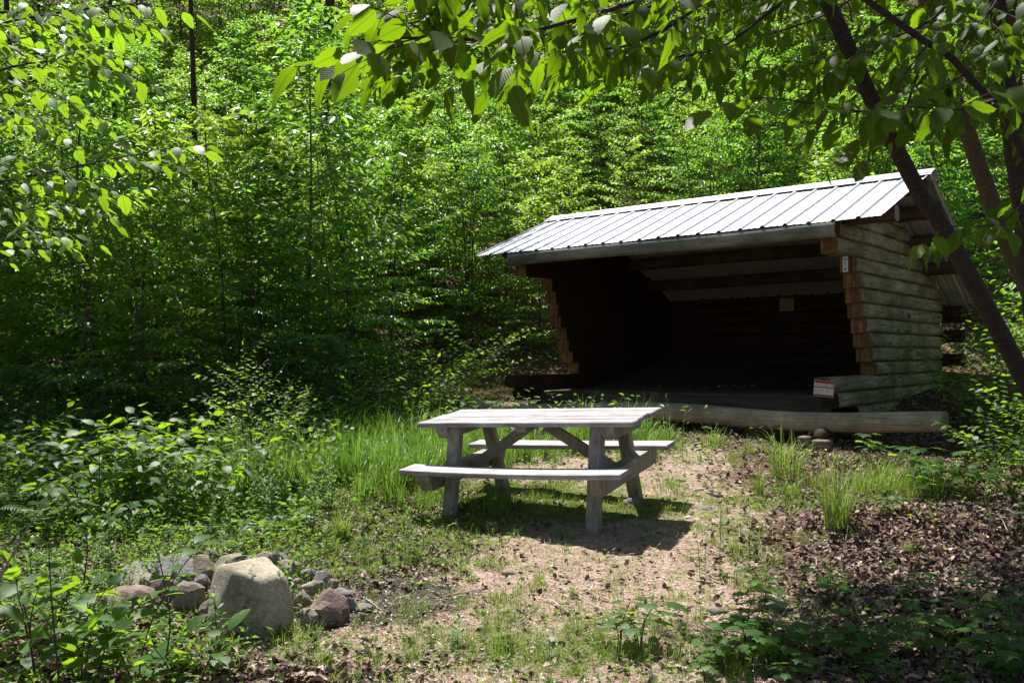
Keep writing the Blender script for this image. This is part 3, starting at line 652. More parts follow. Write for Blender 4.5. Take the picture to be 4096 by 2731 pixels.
n = 9000; P = scatter(n, lambda x, y: 1+0*x, -4, 5, 3.6, 10); m.stamp(NEED, on_ground(P, .012), rot_mats(n, .12, nr.uniform(.03, .12, n), .6, 1), 0, False)
n = 500; P = scatter(n, lambda x, y: .3+masks(x, y)[0], -4, 5, 3.6, 10)
for x, y in P:
    a = rng.uniform(0, 6.28); L_ = rng.uniform(.06, .3); p = G(x, y, .012); q = V(x+math.cos(a)*L_, y+math.sin(a)*L_, 0); q.z = float(gz(q.x, q.y))+.014; mid = (p+q)/2+rv(rng, .015); mid.z = max(p.z, q.z)+.006; tube(m, [p, mid, q], [.003, .0025, .0012], 4, 0, False)
tag(m.build('ground_debris', MT['chips']), 'pale bark chips, needles and crumbs scattered over the trodden dirt', 'debris', None, 'stuff')
def blades(m, P, h, wdt, lean=.5, seg=4, mi=0, az=None, curl=1.0):
    n = len(P); t = np.linspace(0, 1, seg+1); a = nr.uniform(0, 2*np.pi, n) if az is None else az
    ln = np.abs(nr.normal(1, .5, n))*lean; d = np.stack([np.cos(a), np.sin(a)], 1); sd = np.stack([-np.sin(a), np.cos(a)], 1)
    V_ = np.zeros((n, seg+1, 2, 3)); ang = ln[:, None]*(t[None, :]**1.0)*(1+curl*t[None, :])
    st = h[:, None]/seg
    X = np.concatenate([np.zeros((n, 1)), np.cumsum(np.sin(ang[:, :-1])*st, 1)], 1); Z = np.concatenate([np.zeros((n, 1)), np.cumsum(np.cos(ang[:, :-1])*st, 1)], 1)
    for s in (0, 1):
        hw = wdt[:, None]*(1-t[None, :]**1.6)*(1 if s else -1)*.5
        V_[:, :, s, 0] = P[:, 0:1]+d[:, 0:1]*X+sd[:, 0:1]*hw; V_[:, :, s, 1] = P[:, 1:2]+d[:, 1:2]*X+sd[:, 1:2]*hw; V_[:, :, s, 2] = P[:, 2:3]+Z
    K = 2*(seg+1); fl = np.concatenate([[2*i, 2*i+1, 2*i+3, 2*i+2] for i in range(seg)])
    m.v.append(V_.reshape(-1, 3)); m.loops.append((fl[None, :]+(np.arange(n)*K)[:, None]).ravel()+m.n); m.sizes.append(np.full(n*seg, 4)); m.mi.append(np.full(n*seg, mi)); m.sm.append(np.ones(n*seg)); m.uv.append(np.zeros((n*seg*4, 2))); m.n += n*K
m = Mesh()
def gd(x, y):
    return np.clip(masks(x, y)[1]*1.0*(noise(x, y, .22, 21) > .42)+.10*(noise(x, y, .16, 22) > .66), 0, 1)*~in_hut(x, y)
n = 1300; C = scatter(n, lambda x, y: np.clip(masks(x, y)[1]+.14*(noise(x, y, .6, 12) > .4), 0, 1)*~in_hut(x, y), -4, 5, 3.6, 10.5); k = nr.randint(8, 50, n); P = np.repeat(C, k, 0)+nr.normal(0, 1, (k.sum(), 2))*np.repeat(nr.uniform(.012, .05, n), k)[:, None]
n = len(P); hc = np.repeat(nr.uniform(.03, .12, len(k)), k); blades(m, on_ground(P, 0), hc*nr.uniform(.4, 1.2, n), nr.uniform(.0015, .0042, n), 1.0, 4)
n = 24000; P = scatter(n, gd, -4, 5, 3.6, 10.5); blades(m, on_ground(P, 0), nr.uniform(.012, .06, n)*(.6+.8*noise(P[:, 0], P[:, 1], .3, 8)), nr.uniform(.0015, .004, n), .8, 3)
tag(m.build('grass', MT['grass']), 'short yellow green grass growing thinly over the clearing', 'grass', None, 'stuff')
m = Mesh()
def tgd(x, y): return (np.exp(-((x+1.55)/1.0)**4-((y-9.0)/1.0)**4)*(.15+(noise(x, y, .5, 31) > .45))+.35*np.exp(-((x+.2)/1.6)**4-((y-9.7)/.6)**4))*~in_hut(x, y)
C = scatter(330, tgd, -4, 3, 7.4, 11); k = nr.randint(14, 60, 330); n = k.sum(); a_ = nr.uniform(0, 6.283, n); rr_ = np.abs(nr.normal(0, .05, n)); P = np.repeat(C, k, 0)+np.stack([np.cos(a_)*rr_, np.sin(a_)*rr_], 1)
blades(m, on_ground(P, 0), np.repeat(nr.uniform(.25, .66, 330), k)*nr.uniform(.5, 1.1, n), nr.uniform(.004, .009, n), np.repeat(nr.uniform(.4, 1.1, 330), k), 6, 0, a_+nr.normal(0, .4, n), 1.2)
tag(m.build('tall_grass', MT['tall']), 'bank of tall arching green grass left of the table', 'tall grass', None, 'stuff')
# ground cover of small herbs
HERB = T([(0, 0, 0), (.26, .4, .08), (0, 1, -.1), (-.26, .4, .08)], [(0, 1, 2), (0, 2, 3)])
m = Mesh()
def front(x, y):
    u = x*U.x+y*U.y; v = x*Vv.x+y*Vv.y; return (u > -8.8) & (u < -2.2) & (v > 9.1) & (v < 15)
def hd(x, y):
    a = .9*np.exp(-((x+2.7)/1.3)**2-((y-5.4)/1.8)**2)+1.1*np.exp(-((x+3.0)/1.6)**2-((y-7.6)/1.2)**2)+.5*np.exp(-((x+1.8)/1.2)**2-((y-7)/1)**2)+.6*sstep(2.6, 4, x)*sstep(5.8, 7.5, y)+.25*np.exp(-((x-2)/1.4)**2-((y-4.3)/.5)**2)+sstep(8.5, 10, y)
    return np.clip(a*(noise(x, y, .3, 41) > .3)+.03, 0, 1)*~front(x, y)
n = 42000; P = scatter(n, hd, -8, 8, 3.6, 15); Pg = on_ground(P, 0); Pg[:, 2] += nr.rand(n)**1.3*(.04+.10*(P[:, 0] < -1.2)+.12*sstep(6, 9, P[:, 1]))*(.3+noise(P[:, 0], P[:, 1], .25, 43)); m.stamp(HERB, Pg, rot_mats(n, .5, nr.uniform(.018, .055, n)), 0, False)
n = 9000; P = scatter(n, lambda x, y: (x < -1.6)*~front(x, y)*1.0, -7, 0, 6.8, 11); Pg = on_ground(P, 0); Pg[:, 2] += nr.rand(n)*(.1+.35*sstep(7, 9, P[:, 1])); m.stamp(LEAF_MID, Pg, rot_mats(n, .45, nr.uniform(.04, .09, n)), 0, True)
n = 14000; P = scatter(n, lambda x, y: sstep(9.5, 11, y)*~front(x, y), -11, 11, 8.5, 22); Pg = on_ground(P, 0); Pg[:, 2] += nr.rand(n)*.5; m.stamp(LEAF_FAR, Pg, rot_mats(n, .4, nr.uniform(.05, .11, n)), 0, False)
tag(m.build('ground_cover', MT['leaf_herb']), 'low leafy herbs covering the forest floor', 'ground cover', None, 'stuff')
# ------------------------------------------------------------------ plants
def leaves_into(m, L, TT, mi=0):
    TS = TT if isinstance(TT, list) else [TT]; pick = nr.randint(0, len(TS), len(L.o)); O_ = np.array(L.o); M_a = np.array(L.m)
    for i, t in enumerate(TS):
        if (pick == i).any(): m.stamp(t, O_[pick == i], M_a[pick == i], mi, True)
def tree(name, h, bare, cr, nbr, leaf, seed, r0, lean=(0, 0), TT=LEAF_FAR, lm='leaf_far', bk='bark', label=None, cat='tree', loc=(0, 0, 0), subn=5, up=.15, off=(0, 0), profile=None, spacing=.55, droop=.3, group=None, grow=(.35, 1)):
    r = random.Random(seed); root = thing(name, loc, label, cat, group)
    W = Mesh(); pts = []
    for i in range(9):
        t = i/8; pts.append(V(lean[0]*t+math.sin(t*4+seed)*.05*h*t*.6, lean[1]*t+math.cos(t*5+seed)*.05*h*t*.6, -.1+(h+.1)*t))
    rad = [r0*(1-.9*i/8)+.004 for i in range(9)]; pts2 = smooth_path(pts, 24); rad2 = [r0*(1-.92*i/24)+.003 for i in range(25)]
    tube(W, pts2, rad2, 8, 0, True, .12); tr = W.build('trunk', MT[bk], root)
    Wb = Mesh(); L = Leaves(); az = r.random()*6
    for i in range(nbr):
        t = bare+(1-bare)*(i+r.random()*.5)/nbr; az += 2.4+r.uniform(-.3, .3); k = min(t*24, 23.99); q = pts2[int(k)].lerp(pts2[int(k)+1], k % 1)
        u = (t-bare)/(1-bare); prof = profile(u) if profile else (math.sin(math.pi*min(1, .15+u*.8))**.7)*(1-.35*u)
        d = V(math.cos(az)+off[0], math.sin(az)+off[1], up+.9*u*u+r.uniform(-.1, .15)); ln = cr*prof*r.uniform(.75, 1.2)*(1+.4*(math.cos(az)*off[0]+math.sin(az)*off[1]))
        if ln > .15: branch(Wb, L, q, d, ln, max(.004, r0*.3*(1-.6*u)), leaf, r, droop, True, 4, spacing, .45, 6, subn=subn, wmin=.0035)
    m = Wb; leaves_into(m, L, TT, 1); m.build('crown', [MT[bk] if bk != 'twig' else MT['twig'], MT[lm]], root)
    return root, len(L.o)
protos = []; tot = 0
spec = [(4.8, .04, 1.35, 44, .125, 'leaf_far', LEAF_FAR), (3.6, .03, 1.2, 38, .11, 'leaf_far_b', LEAF_FAR), (4.4, .03, 1.4, 40, .10, 'leaf_far', LEAF_FAR), (4.0, .03, 1.3, 40, .135, 'leaf_far_b', MAPLE), (5.2, .05, 1.3, 50, .115, 'leaf_far', LEAF_FAR), (7.2, .08, 1.7, 60, .125, 'leaf_far_b', LEAF_FAR), (9.4, .10, 2.0, 76, .135, 'leaf_far', LEAF_FAR)]
for i, (h, b, cr, nb, lf, mt_, tt_) in enumerate(spec):
    o, n = tree('sapling' if i < 5 else 'young_tree', h, b, cr, nb, lf, 60+i, .008+.0036*h, lean=(rng.uniform(-.5, .5), rng.uniform(-.4, .1)), subn=11, bk='twig' if i < 5 else 'bark', TT=tt_, lm=mt_, up=.25); protos.append(o); tot += n
zone = {
 'l': ('slim leafy sapling in the shadowed thicket left of the shelter', 'saplings in the thicket left of the shelter'),
 'm': ('slim leafy sapling in the sunlit thicket between the left shade and the shelter roof', 'saplings in the sunlit middle thicket'),
 'b': ('leafy young tree rising behind the metal roof of the shelter', 'young trees behind the shelter'),
 'r': ('leafy young tree in the woods to the right of the shelter side wall', 'young trees right of the shelter'),
 'L': ('taller young tree on the slope behind the left saplings', 'tall young trees on the left slope'),
 'M': ('taller young tree on the slope behind the middle saplings', 'tall young trees on the middle slope')}
used = set()
def put(pi, x, y, z_, s=1):
    p = protos[pi]; lab, g = zone[z_]; loc = G(x, y); rz = rng.uniform(0, 6.28); tl = (rng.uniform(-.05, .05), rng.uniform(-.05, .05))
    if pi not in used:
        used.add(pi); p.location = loc; p.rotation_euler = (tl[0], tl[1], rz); p.scale = (s, s, s); p['label'] = lab; p['group'] = g; p['category'] = 'tree'
    else: copy_thing(p, loc, rz, s, lab, g, tl)
def huv(x, y): return x*U.x+y*U.y, x*Vv.x+y*Vv.y
def clear(x, y, mg=1.0):
    u, v = huv(x, y); return not (-8.74-mg < u < -3.03+mg and 9 < v < 15.3+mg)
rows = [(11.5, .95, (0, 1, 2), .9), (12.5, .95, (0, 1, 2, 4), 1), (13.6, 1.0, (0, 2, 4, 3), 1), (14.9, 1.05, (0, 2, 4, 3), 1)]
rows += [(16.2+i*1.25, 1.15+.05*i, (0, 1, 2, 3, 4), .85) for i in range(9)]+[(28, 1.6, (4, 5, 0), 1), (30, 1.8, (5, 4), 1), (32.5, 2.0, (5, 6), 1), (36, 2.3, (6, 6, 5), 1.1), (40, 2.8, (6, 6), 1.3)]
for y0, dx, ch, s in rows:
    x = -.60*y0
    while x < .62*y0:
        xx = x+rng.uniform(-.35, .35)*dx; yy = y0+rng.uniform(-.5, .5)*dx-(.6 if x < -4 and y0 < 13 else 0); x += dx
        if not clear(xx, yy, 1.15): continue
        u, v = huv(xx, yy)
        if u > -3 and (yy < 11 or v < 12): continue
        if y0 < 15.5 and -1.9 < xx < .6 and yy < 13: continue
        z_ = 'r' if u > -3 else 'b' if u > -8.8 else ('l' if xx < -3 else 'm') if y0 < 15 else ('L' if xx < -3.5 else 'M')
        put(rng.choice(ch), xx, yy, z_, s*rng.uniform(.85, 1.15))
# taller canopy trees; all but the stout grey one are added for shade
for i, (x, y, lb) in enumerate([(-9.0, 16.6, 'tall tree added to shade the deep left woods'), (-5.9, 17.0, 'tall tree added to shade the middle of the left thicket'), (-7.5, 17.8, 'tall tree added to shade the far left saplings')]):
    tree('tall_tree', 13.5, .62, 2.5, 34, .16, 120+i, .07, (rng.uniform(-.4, .4), 0), loc=G(x, y), label=lb, bk='bark', subn=8)
tree('tall_tree', 13, .62, 2.6, 34, .13, 92, .13, (.5, 0), loc=G(-8.4, 13.2), label='unseen tall tree added to shade the left thicket', bk='bark', subn=6)  # this and the next stand out of view, added to darken the left
tree('tall_tree', 14, .6, 2.8, 34, .13, 93, .15, (.8, 0), loc=G(-9.7, 12.2), label='unseen tall tree added to shade the far left edge of the woods', bk='bark', subn=6)
tree('tall_tree', 15, .6, 2.6, 34, .13, 94, .16, (.3, 0), loc=G(-4.1, 19.5), label='stout grey tree trunk high on the left slope', bk='bark', subn=6)
tree('tall_tree', 11, .55, 2.3, 32, .12, 95, .12, (-1.5, 0), loc=G(7.4, 11.3), label='unseen tall tree leaning over the shelter corner, added to shade the right side', bk='bark', subn=6, off=(-.5, 0))  # out of view, added so its crown shades the right side
# ---- hero trees on the right
def hero_tree(name, label, path, rads, bk, brs, leaf, seed, TT=HEROES, lm='leaf_over', ldroop=.72, extra=(), mult=1.9, vdir=(-.22, .15)):
    r = random.Random(seed); P = [at(*q) if len(q) == 3 else V(*q[:3]) for q in path]; base = P[0].copy()
    root = thing(name, base, label, 'tree'); loc = mat_of(root); W = Mesh(); pts = smooth_path(P, 40)
    rr = [float(np.interp(i/40, np.linspace(0, 1, len(rads)), rads)) for i in range(41)]
    tube(W, pts, rr, 12, 0, True, .10); W.build('trunk', MT[bk], root, loc)
    m = Mesh(); L = Leaves()
    for bi, (bp, r0, lf, subn, spc) in enumerate(brs):
        BP = [at(*q) for q in bp]
        near_ = min(pts, key=lambda q: (q-BP[0]).length); full = smooth_path([near_]+BP if (near_-BP[0]).length > .1 else BP, 26)
        tube(m, full, [r0*(1-.85*i/26)+.0015 for i in range(27)], 6, 0, False, .1)
        tl = sum((full[i+1]-full[i]).length for i in range(26)); sgn = 1; n = int(subn*mult)
        k0 = 2
        for i in range(n):
            k = k0+(25-k0)*(i+r.random()*.5)/n; a = full[int(k)]; tn = norm(full[min(int(k)+1, 26)]-a); side = norm(tn.cross(V(0, 0, 1))); sgn = -sgn
            dd = norm(tn*r.uniform(.5, 1)+side*sgn*r.uniform(.4, 1)+V(0, 0, r.uniform(*vdir)))
            branch(m, L, a, dd, min(.75, tl*.3)*r.uniform(.5, 1.1)*(1.1-.5*k/26), r0*.3, lf, r, .35 if ldroop > .8 else .2, False, 4, spc, ldroop, 5, None, .0012, .12)
        branch(m, L, full[24], norm(full[26]-full[24]), .25, .0025, lf, r, .3, False, 4, spc, ldroop, 4, None, .001, 0)
    for (c, rad_, n, lf) in extra:                    # upper crown out of frame, clusters placed for the shade they cast
        c = V(*c); near_ = min(pts, key=lambda q: (q-c).length); mid = near_.lerp(c, .6); tube(m, smooth_path([near_, mid+V(0, 0, .1), c], 8), [.03-.0025*i for i in range(9)], 6, 0, False)
        for i in range(n):
            a = near_.lerp(c, r.uniform(.5, 1.0)); d = V(r.gauss(0, 1), r.gauss(0, 1), r.gauss(0, .35)).normalized()
            branch(m, L, a, d, rad_*r.uniform(.6, 1.1), .012, lf, r, .2, True, 4, .55, .5, 6, subn=7, wmin=.004)
    leaves_into(m, L, TT, 1); m.build('crown', [MT[bk], MT[lm]], root, loc); return root
hero_tree('leaning_tree', 'dark slanting tree trunk crossing in front of the shelter roof corner',
 [(4560, 2420, 5.0), (4260, 1830, 5.0), (4010, 1350, 5.0), (3769, 905, 4.9), (3679, 771, 4.9), (3495, 415, 4.8), (3307, 0, 4.7), (3120, -450, 4.7), (2950, -1100, 4.9), (2800, -1900, 5.4)], [.060, .052, .047, .045, .043, .041, .038, .035, .03, .02], 'bark',
 [([(3050, -260, 4.2), (2800, -100, 3.7), (2500, 20, 3.4), (2150, 120, 3.1), (1950, 160, 2.95), (1750, 150, 2.9), (1600, 155, 2.85)], .011, .112, 17, .62),
  ([(2900, -300, 4.3), (2500, -120, 3.6), (2150, -10, 3.2), (1980, 0, 3.0), (1850, -10, 2.9), (1780, -10, 2.9)], .010, .108, 14, .6),
  ([(3000, -120, 4.3), (2750, 60, 3.9), (2550, 170, 3.7), (2380, 200, 3.6), (2200, 210, 3.5)], .009, .108, 11, .62),
  ([(2900, -100, 4.8), (2500, 60, 4.6), (2100, 120, 4.4), (1950, 80, 4.3), (1750, 110, 4.2)], .009, .115, 13, .6),
  ([(3150, 0, 4.5), (2900, 180, 4.3), (2700, 230, 4.2), (2500, 260, 4.1)], .008, .115, 11, .6)], .1, 5,
 extra=[((.2, 6.8, 5.6), 1.2, 12, .14), ((1.0, 7.2, 5.7), 1.2, 14, .14), ((.3, 6.1, 5.3), 1.0, 9, .13), ((.6, 7.7, 5.9), 1.0, 9, .13), ((.3, 4.3, 4.5), .9, 6, .12), ((1.3, 4.5, 4.6), .9, 6, .12), ((-.5, 4.1, 4.3), .8, 4, .12)])
hero_tree('birch_tree', 'peeling yellowish birch trunk right of the leaning tree',
 [(4420, 2330, 6.5), (4330, 1800, 6.5), (4180, 1320, 6.5), (4062, 1050, 6.5), (3994, 880, 6.5), (3922, 683, 6.5), (3851, 475, 6.5), (3762, 249, 6.5), (3703, 0, 6.5), (3600, -450, 6.6), (3420, -1100, 6.8), (3300, -1900, 7)], [.075, .068, .060, .057, .060, .056, .054, .055, .052, .046, .036, .02], 'bark_birch',
 [([(3620, -120, 5.8), (3300, 60, 5.4), (3000, 160, 5.2), (2750, 240, 5.0)], .010, .10, 12, .6),
  ([(3600, 60, 5.6), (3350, 220, 5.3), (3150, 270, 5.2), (2900, 270, 5.0)], .009, .10, 12, .6),
  ([(3560, -300, 6.2), (3200, -80, 6.0), (2800, 80, 5.8), (2500, 130, 5.6), (2350, 240, 5.5)], .009, .095, 16, .6),
  ([(3680, 60, 6.0), (3560, 140, 5.8), (3450, 260, 5.6), (3400, 380, 5.5)], .008, .095, 10, .6),
  ([(3720, 200, 6.2), (3900, 260, 5.9), (3980, 400, 5.8), (4050, 520, 5.7)], .008, .095, 10, .6)], .1, 6,
 extra=[((1.8, 7.3, 5.8), 1.2, 15, .14), ((2.5, 7.5, 5.8), 1.2, 14, .14), ((1.5, 7.9, 6.0), 1.0, 9, .13), ((2.3, 8.1, 6.1), 1.0, 9, .13), ((2.3, 10.7, 6.6), .9, 8, .12)])
hero_tree('dark_tree', 'thickest dark trunk along the right edge of the photo',
 [(4300, 2380, 6.0), (4230, 1800, 6.0), (4160, 1320, 6.0), (4110, 880, 6.0), (4075, 640, 6.0), (4045, 415, 6.0), (4005, 0, 6.0), (3960, -600, 6.0), (3900, -1700, 6.2)], [.10, .095, .088, .082, .080, .078, .075, .06, .02], 'bark',
 [([(3950, -160, 5.2), (3750, 60, 4.8), (3550, 160, 4.6), (3380, 230, 4.5)], .010, .11, 12, .6),
  ([(4020, 100, 5.0), (3900, 260, 4.7), (3800, 330, 4.6), (3700, 420, 4.5)], .009, .11, 10, .6),
  ([(4080, -100, 4.6), (3950, 60, 4.4), (3880, 160, 4.3), (3820, 260, 4.2)], .009, .11, 10, .6)], .1, 7,
 extra=[((4.0, 9.2, 6.8), 1.3, 7, .13), ((4.8, 7.6, 6.0), 1.3, 7, .13), ((3.3, 5.9, 5.2), 1.2, 7, .12)])
hero_tree('slender_tree', 'thin dark stem bending down from the top right in front of the other trunks',
 [(4520, 2500, 4.3), (4330, 1500, 4.3), (4190, 850, 4.1), (4089, 605, 4.0), (4035, 504, 4.0), (3964, 404, 4.0), (3887, 320, 4.0), (3798, 225, 4.0), (3709, 172, 4.0), (3590, 89, 4.0), (3465, 0, 4.0), (3200, -180, 4.0)], [.026, .022, .019, .018, .017, .0165, .016, .0155, .015, .0145, .014, .008], 'bark',
 [([(3960, 425, 3.8), (3800, 440, 3.6), (3600, 425, 3.5), (3400, 450, 3.4)], .0035, .115, 7, .75),
  ([(3590, 500, 3.8), (3480, 455, 3.6), (3330, 430, 3.5), (3150, 400, 3.4), (3010, 390, 3.35)], .004, .118, 5, .7),
  ([(4120, 760, 3.8), (4020, 880, 3.6), (3900, 905, 3.5), (3790, 905, 3.4)], .003, .10, 5, .8),
  ([(3700, 190, 3.9), (3600, 330, 3.8), (3560, 450, 3.7), (3470, 520, 3.7)], .003, .105, 5, .75)], .1, 8)
# ---- tree on the left, trunk outside the picture
hero_tree('beech_tree', 'beech tree reaching bright layered branches in from the left edge',
 [(-3.05, 3.9, 0, 0), (-3.0, 3.9, 1.0, 0), (-2.95, 3.95, 2.2, 0), (-2.9, 4.0, 3.4, 0), (-2.8, 4.1, 4.6, 0)], [.07, .065, .055, .04, .02], 'bark',
 [([(-150, 120, 3.7), (120, 70, 3.6), (350, 35, 3.5), (590, 12, 3.5)], .006, .085, 14, .55),
  ([(-200, 60, 3.9), (60, 50, 3.8), (250, 90, 3.8), (480, 90, 3.8)], .006, .085, 14, .55),
  ([(-180, 330, 3.8), (60, 265, 3.8), (250, 245, 3.8), (410, 270, 3.8)], .005, .082, 12, .55),
  ([(-180, 420, 4.2), (50, 350, 4.1), (200, 370, 4.0), (320, 430, 4.0)], .005, .082, 9, .6),
  ([(-180, 800, 3.9), (0, 730, 3.8), (200, 690, 3.75), (430, 640, 3.7), (690, 592, 3.65)], .005, .082, 15, .5),
  ([(-180, 560, 4.6), (20, 480, 4.5), (120, 460, 4.5), (200, 500, 4.5)], .005, .082, 9, .6),
  ([(-180, 900, 4.6), (20, 860, 4.5), (180, 820, 4.5), (340, 830, 4.5)], .005, .08, 10, .6),
  ([(-180, 1010, 5), (0, 960, 4.9), (120, 930, 4.9), (230, 960, 4.8)], .005, .08, 8, .6),
  ([(-180, 200, 4.8), (100, 160, 4.8), (280, 180, 4.8), (440, 210, 4.8)], .005, .08, 10, .6)], .08, 9, TT=LEAF_MID, lm='leaf_mid', ldroop=.55, mult=1.15, vdir=(-.1, .12))

# ---- shrubs, seedlings, weeds, ferns, tufts
def plant(name, seed, build, mats, label, cat, loc, group=None, parts=('stems', 'leaves')):
    root = thing(name, loc, label, cat, group); W = Mesh(); L = Leaves(); r = random.Random(seed)
    TT = build(W, L, r); 
    if W.n: W.build(parts[0], MT[mats[0]], root)
    m = Mesh(); leaves_into(m, L, TT); m.build(parts[1], MT[mats[1]], root); return root
def shrub(h, spread, n, leaf, TT, subn=4, droop=.3, spacing=.6, base=.06):
    def b(W, L, r):
        for i in range(n):
            a = 6.28*i/n+r.random(); d = V(math.cos(a)*spread, math.sin(a)*spread, 1)
            branch(W, L, V(math.cos(a)*base, math.sin(a)*base, -.03), d, h*r.uniform(.7, 1.15), .007, leaf, r, droop, True, 5, spacing, .3, 7, subn=subn, minr=.002)
        return TT
    return b
def weed(h, leaf, TT=LEAF_NARROW, per=14, w_=1, curve=.1, n=1, ang=.6):
    def b(W, L, r):
        for s in range(n):
            a0 = r.random()*6.28; c = V(math.cos(a0), math.sin(a0), 0)*r.uniform(0, .05*(n > 1)); hh = h*r.uniform(.75, 1.1) if n > 1 else h
            bend = V(r.uniform(-1, 1), r.uniform(-1, 1), 0)*curve*hh
            pts = [c+V(0, 0, -.03)]+[c+bend*(t*t)+V(0, 0, hh*t) for t in (.25, .5, .75, 1)]; pts = smooth_path(pts, 10); tube(W, pts, [.0035*(1-.6*i/10)*(h/.5)**.5 for i in range(11)], 5, 0, False)
            az = r.random()*6.28
            for i in range(per):
                t = .12+.88*(i/(per-1))**.8; k = min(t*10, 9.99); q = pts[int(k)].lerp(pts[int(k)+1], k % 1); az += 2.4
                up = ang+(1.2*(t-.5) if t > .5 else 0); d = V(math.cos(az), math.sin(az), up); sz = leaf*(1.15-.6*t)*r.uniform(.8, 1.15)
                L.add(q, d, V(-math.cos(az)*.3, -math.sin(az)*.3, 1)+rv(r, .2), sz, w_)
        return TT
    return b
def maple_b(h, leaf, n):
    def b(W, L, r):
        for s in range(n):
            a0 = 6.28*s/n+r.random(); hh = h*r.uniform(.5, 1.1); top = V(math.cos(a0)*hh*.35, math.sin(a0)*hh*.35, hh); pts = smooth_path([V(0, 0, -.02), V(top.x*.3, top.y*.3, hh*.6), top], 6); tube(W, pts, [.0025]*7, 4, 0, False)
            for j in range(5):
                az = a0+j*2.4; k = 6 if j < 3 else 4; q = pts[k]; d = V(math.cos(az), math.sin(az), .15); pet = q+d*leaf*.5; tube(W, [q, pet], [.0012, .001], 3, 0, False)
                L.add(pet, V(d.x, d.y, -.15), V(0, 0, 1)+rv(r, .3), leaf*r.uniform(.7, 1.15))
        return MAPLE
    return b
def fern_b(h, n):
    def b(W, L, r):
        for s in range(n):
            a0 = 6.28*s/n+r.uniform(-.3, .3); o = V(math.cos(a0), math.sin(a0), 0); pts = smooth_path([V(0, 0, -.02), o*h*.35+V(0, 0, h*.6), o*h*.8+V(0, 0, h*.75), o*h*1.2+V(0, 0, h*.6)], 18); tube(W, pts, [.0022]*19, 4, 0, False)
            side = V(-o.y, o.x, 0)
            for i in range(2, 18):
                t = i/18; ln = h*.32*math.sin(math.pi*min(1, t*.95+.12))**.8*(1.15-t*.8)
                for sg in (-1, 1): L.add(pts[i], side*sg+norm(pts[i+1 if i < 18 else i]-pts[i-1])*.35+V(0, 0, -.1), V(0, 0, 1)+rv(r, .15), ln, .9)
        return LEAF_LANCE
    return b
def tuft(name, label, px, py, h, n, lean, wdt=.006, spread=.05, group=None, mat='grass', seg=7, loc=None):
    g = loc or ground_px(px, py); m = Mesh(); a = nr.uniform(0, 6.28, n); rr = spread*np.sqrt(nr.rand(n)); P = np.stack([np.cos(a)*rr, np.sin(a)*rr, np.full(n, -.01)], 1)
    blades(m, P, h*nr.uniform(.45, 1.1, n), np.full(n, wdt)*nr.uniform(.7, 1.2, n), lean, seg, 0, a+nr.normal(0, .7, n), 1.4)
    root = thing(name, g, label, 'grass', group); m.build('blades', MT[mat], root); return root
tuft('grass_tuft', 'tall upright green grass clump on the right of the path', 3350, 2110, .58, 150, .6, .007, .09)
tuft('grass_tuft', 'arching pale grass clump in front of the sill log support', 3150, 1925, .66, 110, .95, .007, .16)
tuft('grass_tuft', 'bright grass clump between the table and the fire ring', 1370, 2170, .30, 130, .8, .008, .05)
tuft('grass_tuft', 'narrow grass clump at the dirt edge right of the table', 3035, 1980, .30, 70, .5, .006, .05)
tuft('grass_tuft', 'dark thin grass clump at the bottom centre of the clearing', 1990, 2620, .30, 60, .35, .003, .08, mat='tall')
tuft('grass_tuft', 'fine yellow grass clump in the middle of the dirt', 2160, 2330, .13, 70, .45, .003, .04)
tuft('grass_tuft', 'low mossy yellow clump beside the table shadow corner', 2780, 2110, .06, 120, .7, .003, .09)
tuft('grass_tuft', 'small pale clump at the tip of the table shadow', 2260, 2215, .10, 30, .9, .004, .04)
tuft('grass_tuft', 'bright clump left of the near table leg', 1760, 2110, .12, 26, .8, .004, .03)
tuft('grass_tuft', 'lush clump around the near left table leg', 1730, 2030, .26, 120, .5, .004, .16, mat='tall')
tuft('grass_tuft', 'thick shaded grass under the table between the legs', 1950, 2030, .26, 200, .45, .004, .25, mat='tall')
tuft('grass_tuft', 'spread of dark grass behind the far right table foot', 2680, 1960, .2, 110, .8, .005, .16, mat='tall')
tuft('grass_tuft', 'grassy patch at the foot of the boulder', 1180, 2560, .14, 120, .7, .003, .14)
tuft('grass_tuft', 'sparse fine grass in the shade of the lower right', 3340, 2330, .12, 60, .8, .003, .08, mat='tall')
tuft('grass_tuft', 'thin bright clump right of the fire ring', 1330, 2320, .16, 20, .8, .005, .04)
GT = [(2500, 1850), (2560, 1870), (2350, 1830), (2200, 1840), (2050, 1850), (2700, 1800), (2850, 1790), (3000, 1820), (3120, 1840), (2920, 1850), (3450, 1950), (3520, 1930), (3600, 1940), (3680, 1950), (3750, 1960), (3450, 1990), (3500, 1970), (3560, 1980), (3610, 1960), (3650, 1990), (3700, 2000), (3420, 1960), (3540, 1950), (3250, 1960), (3150, 1990), (2400, 1790)]
base = tuft('grass_tuft', 'short sunlit tuft fringing the shelter front and path edge', GT[0][0], GT[0][1], .24, 90, .8, .0045, .10, 'short grass tufts along the shelter front')
for px, py in GT[1:]: copy_thing(base, ground_px(px, py), rng.uniform(0, 6), rng.uniform(.7, 1.4))
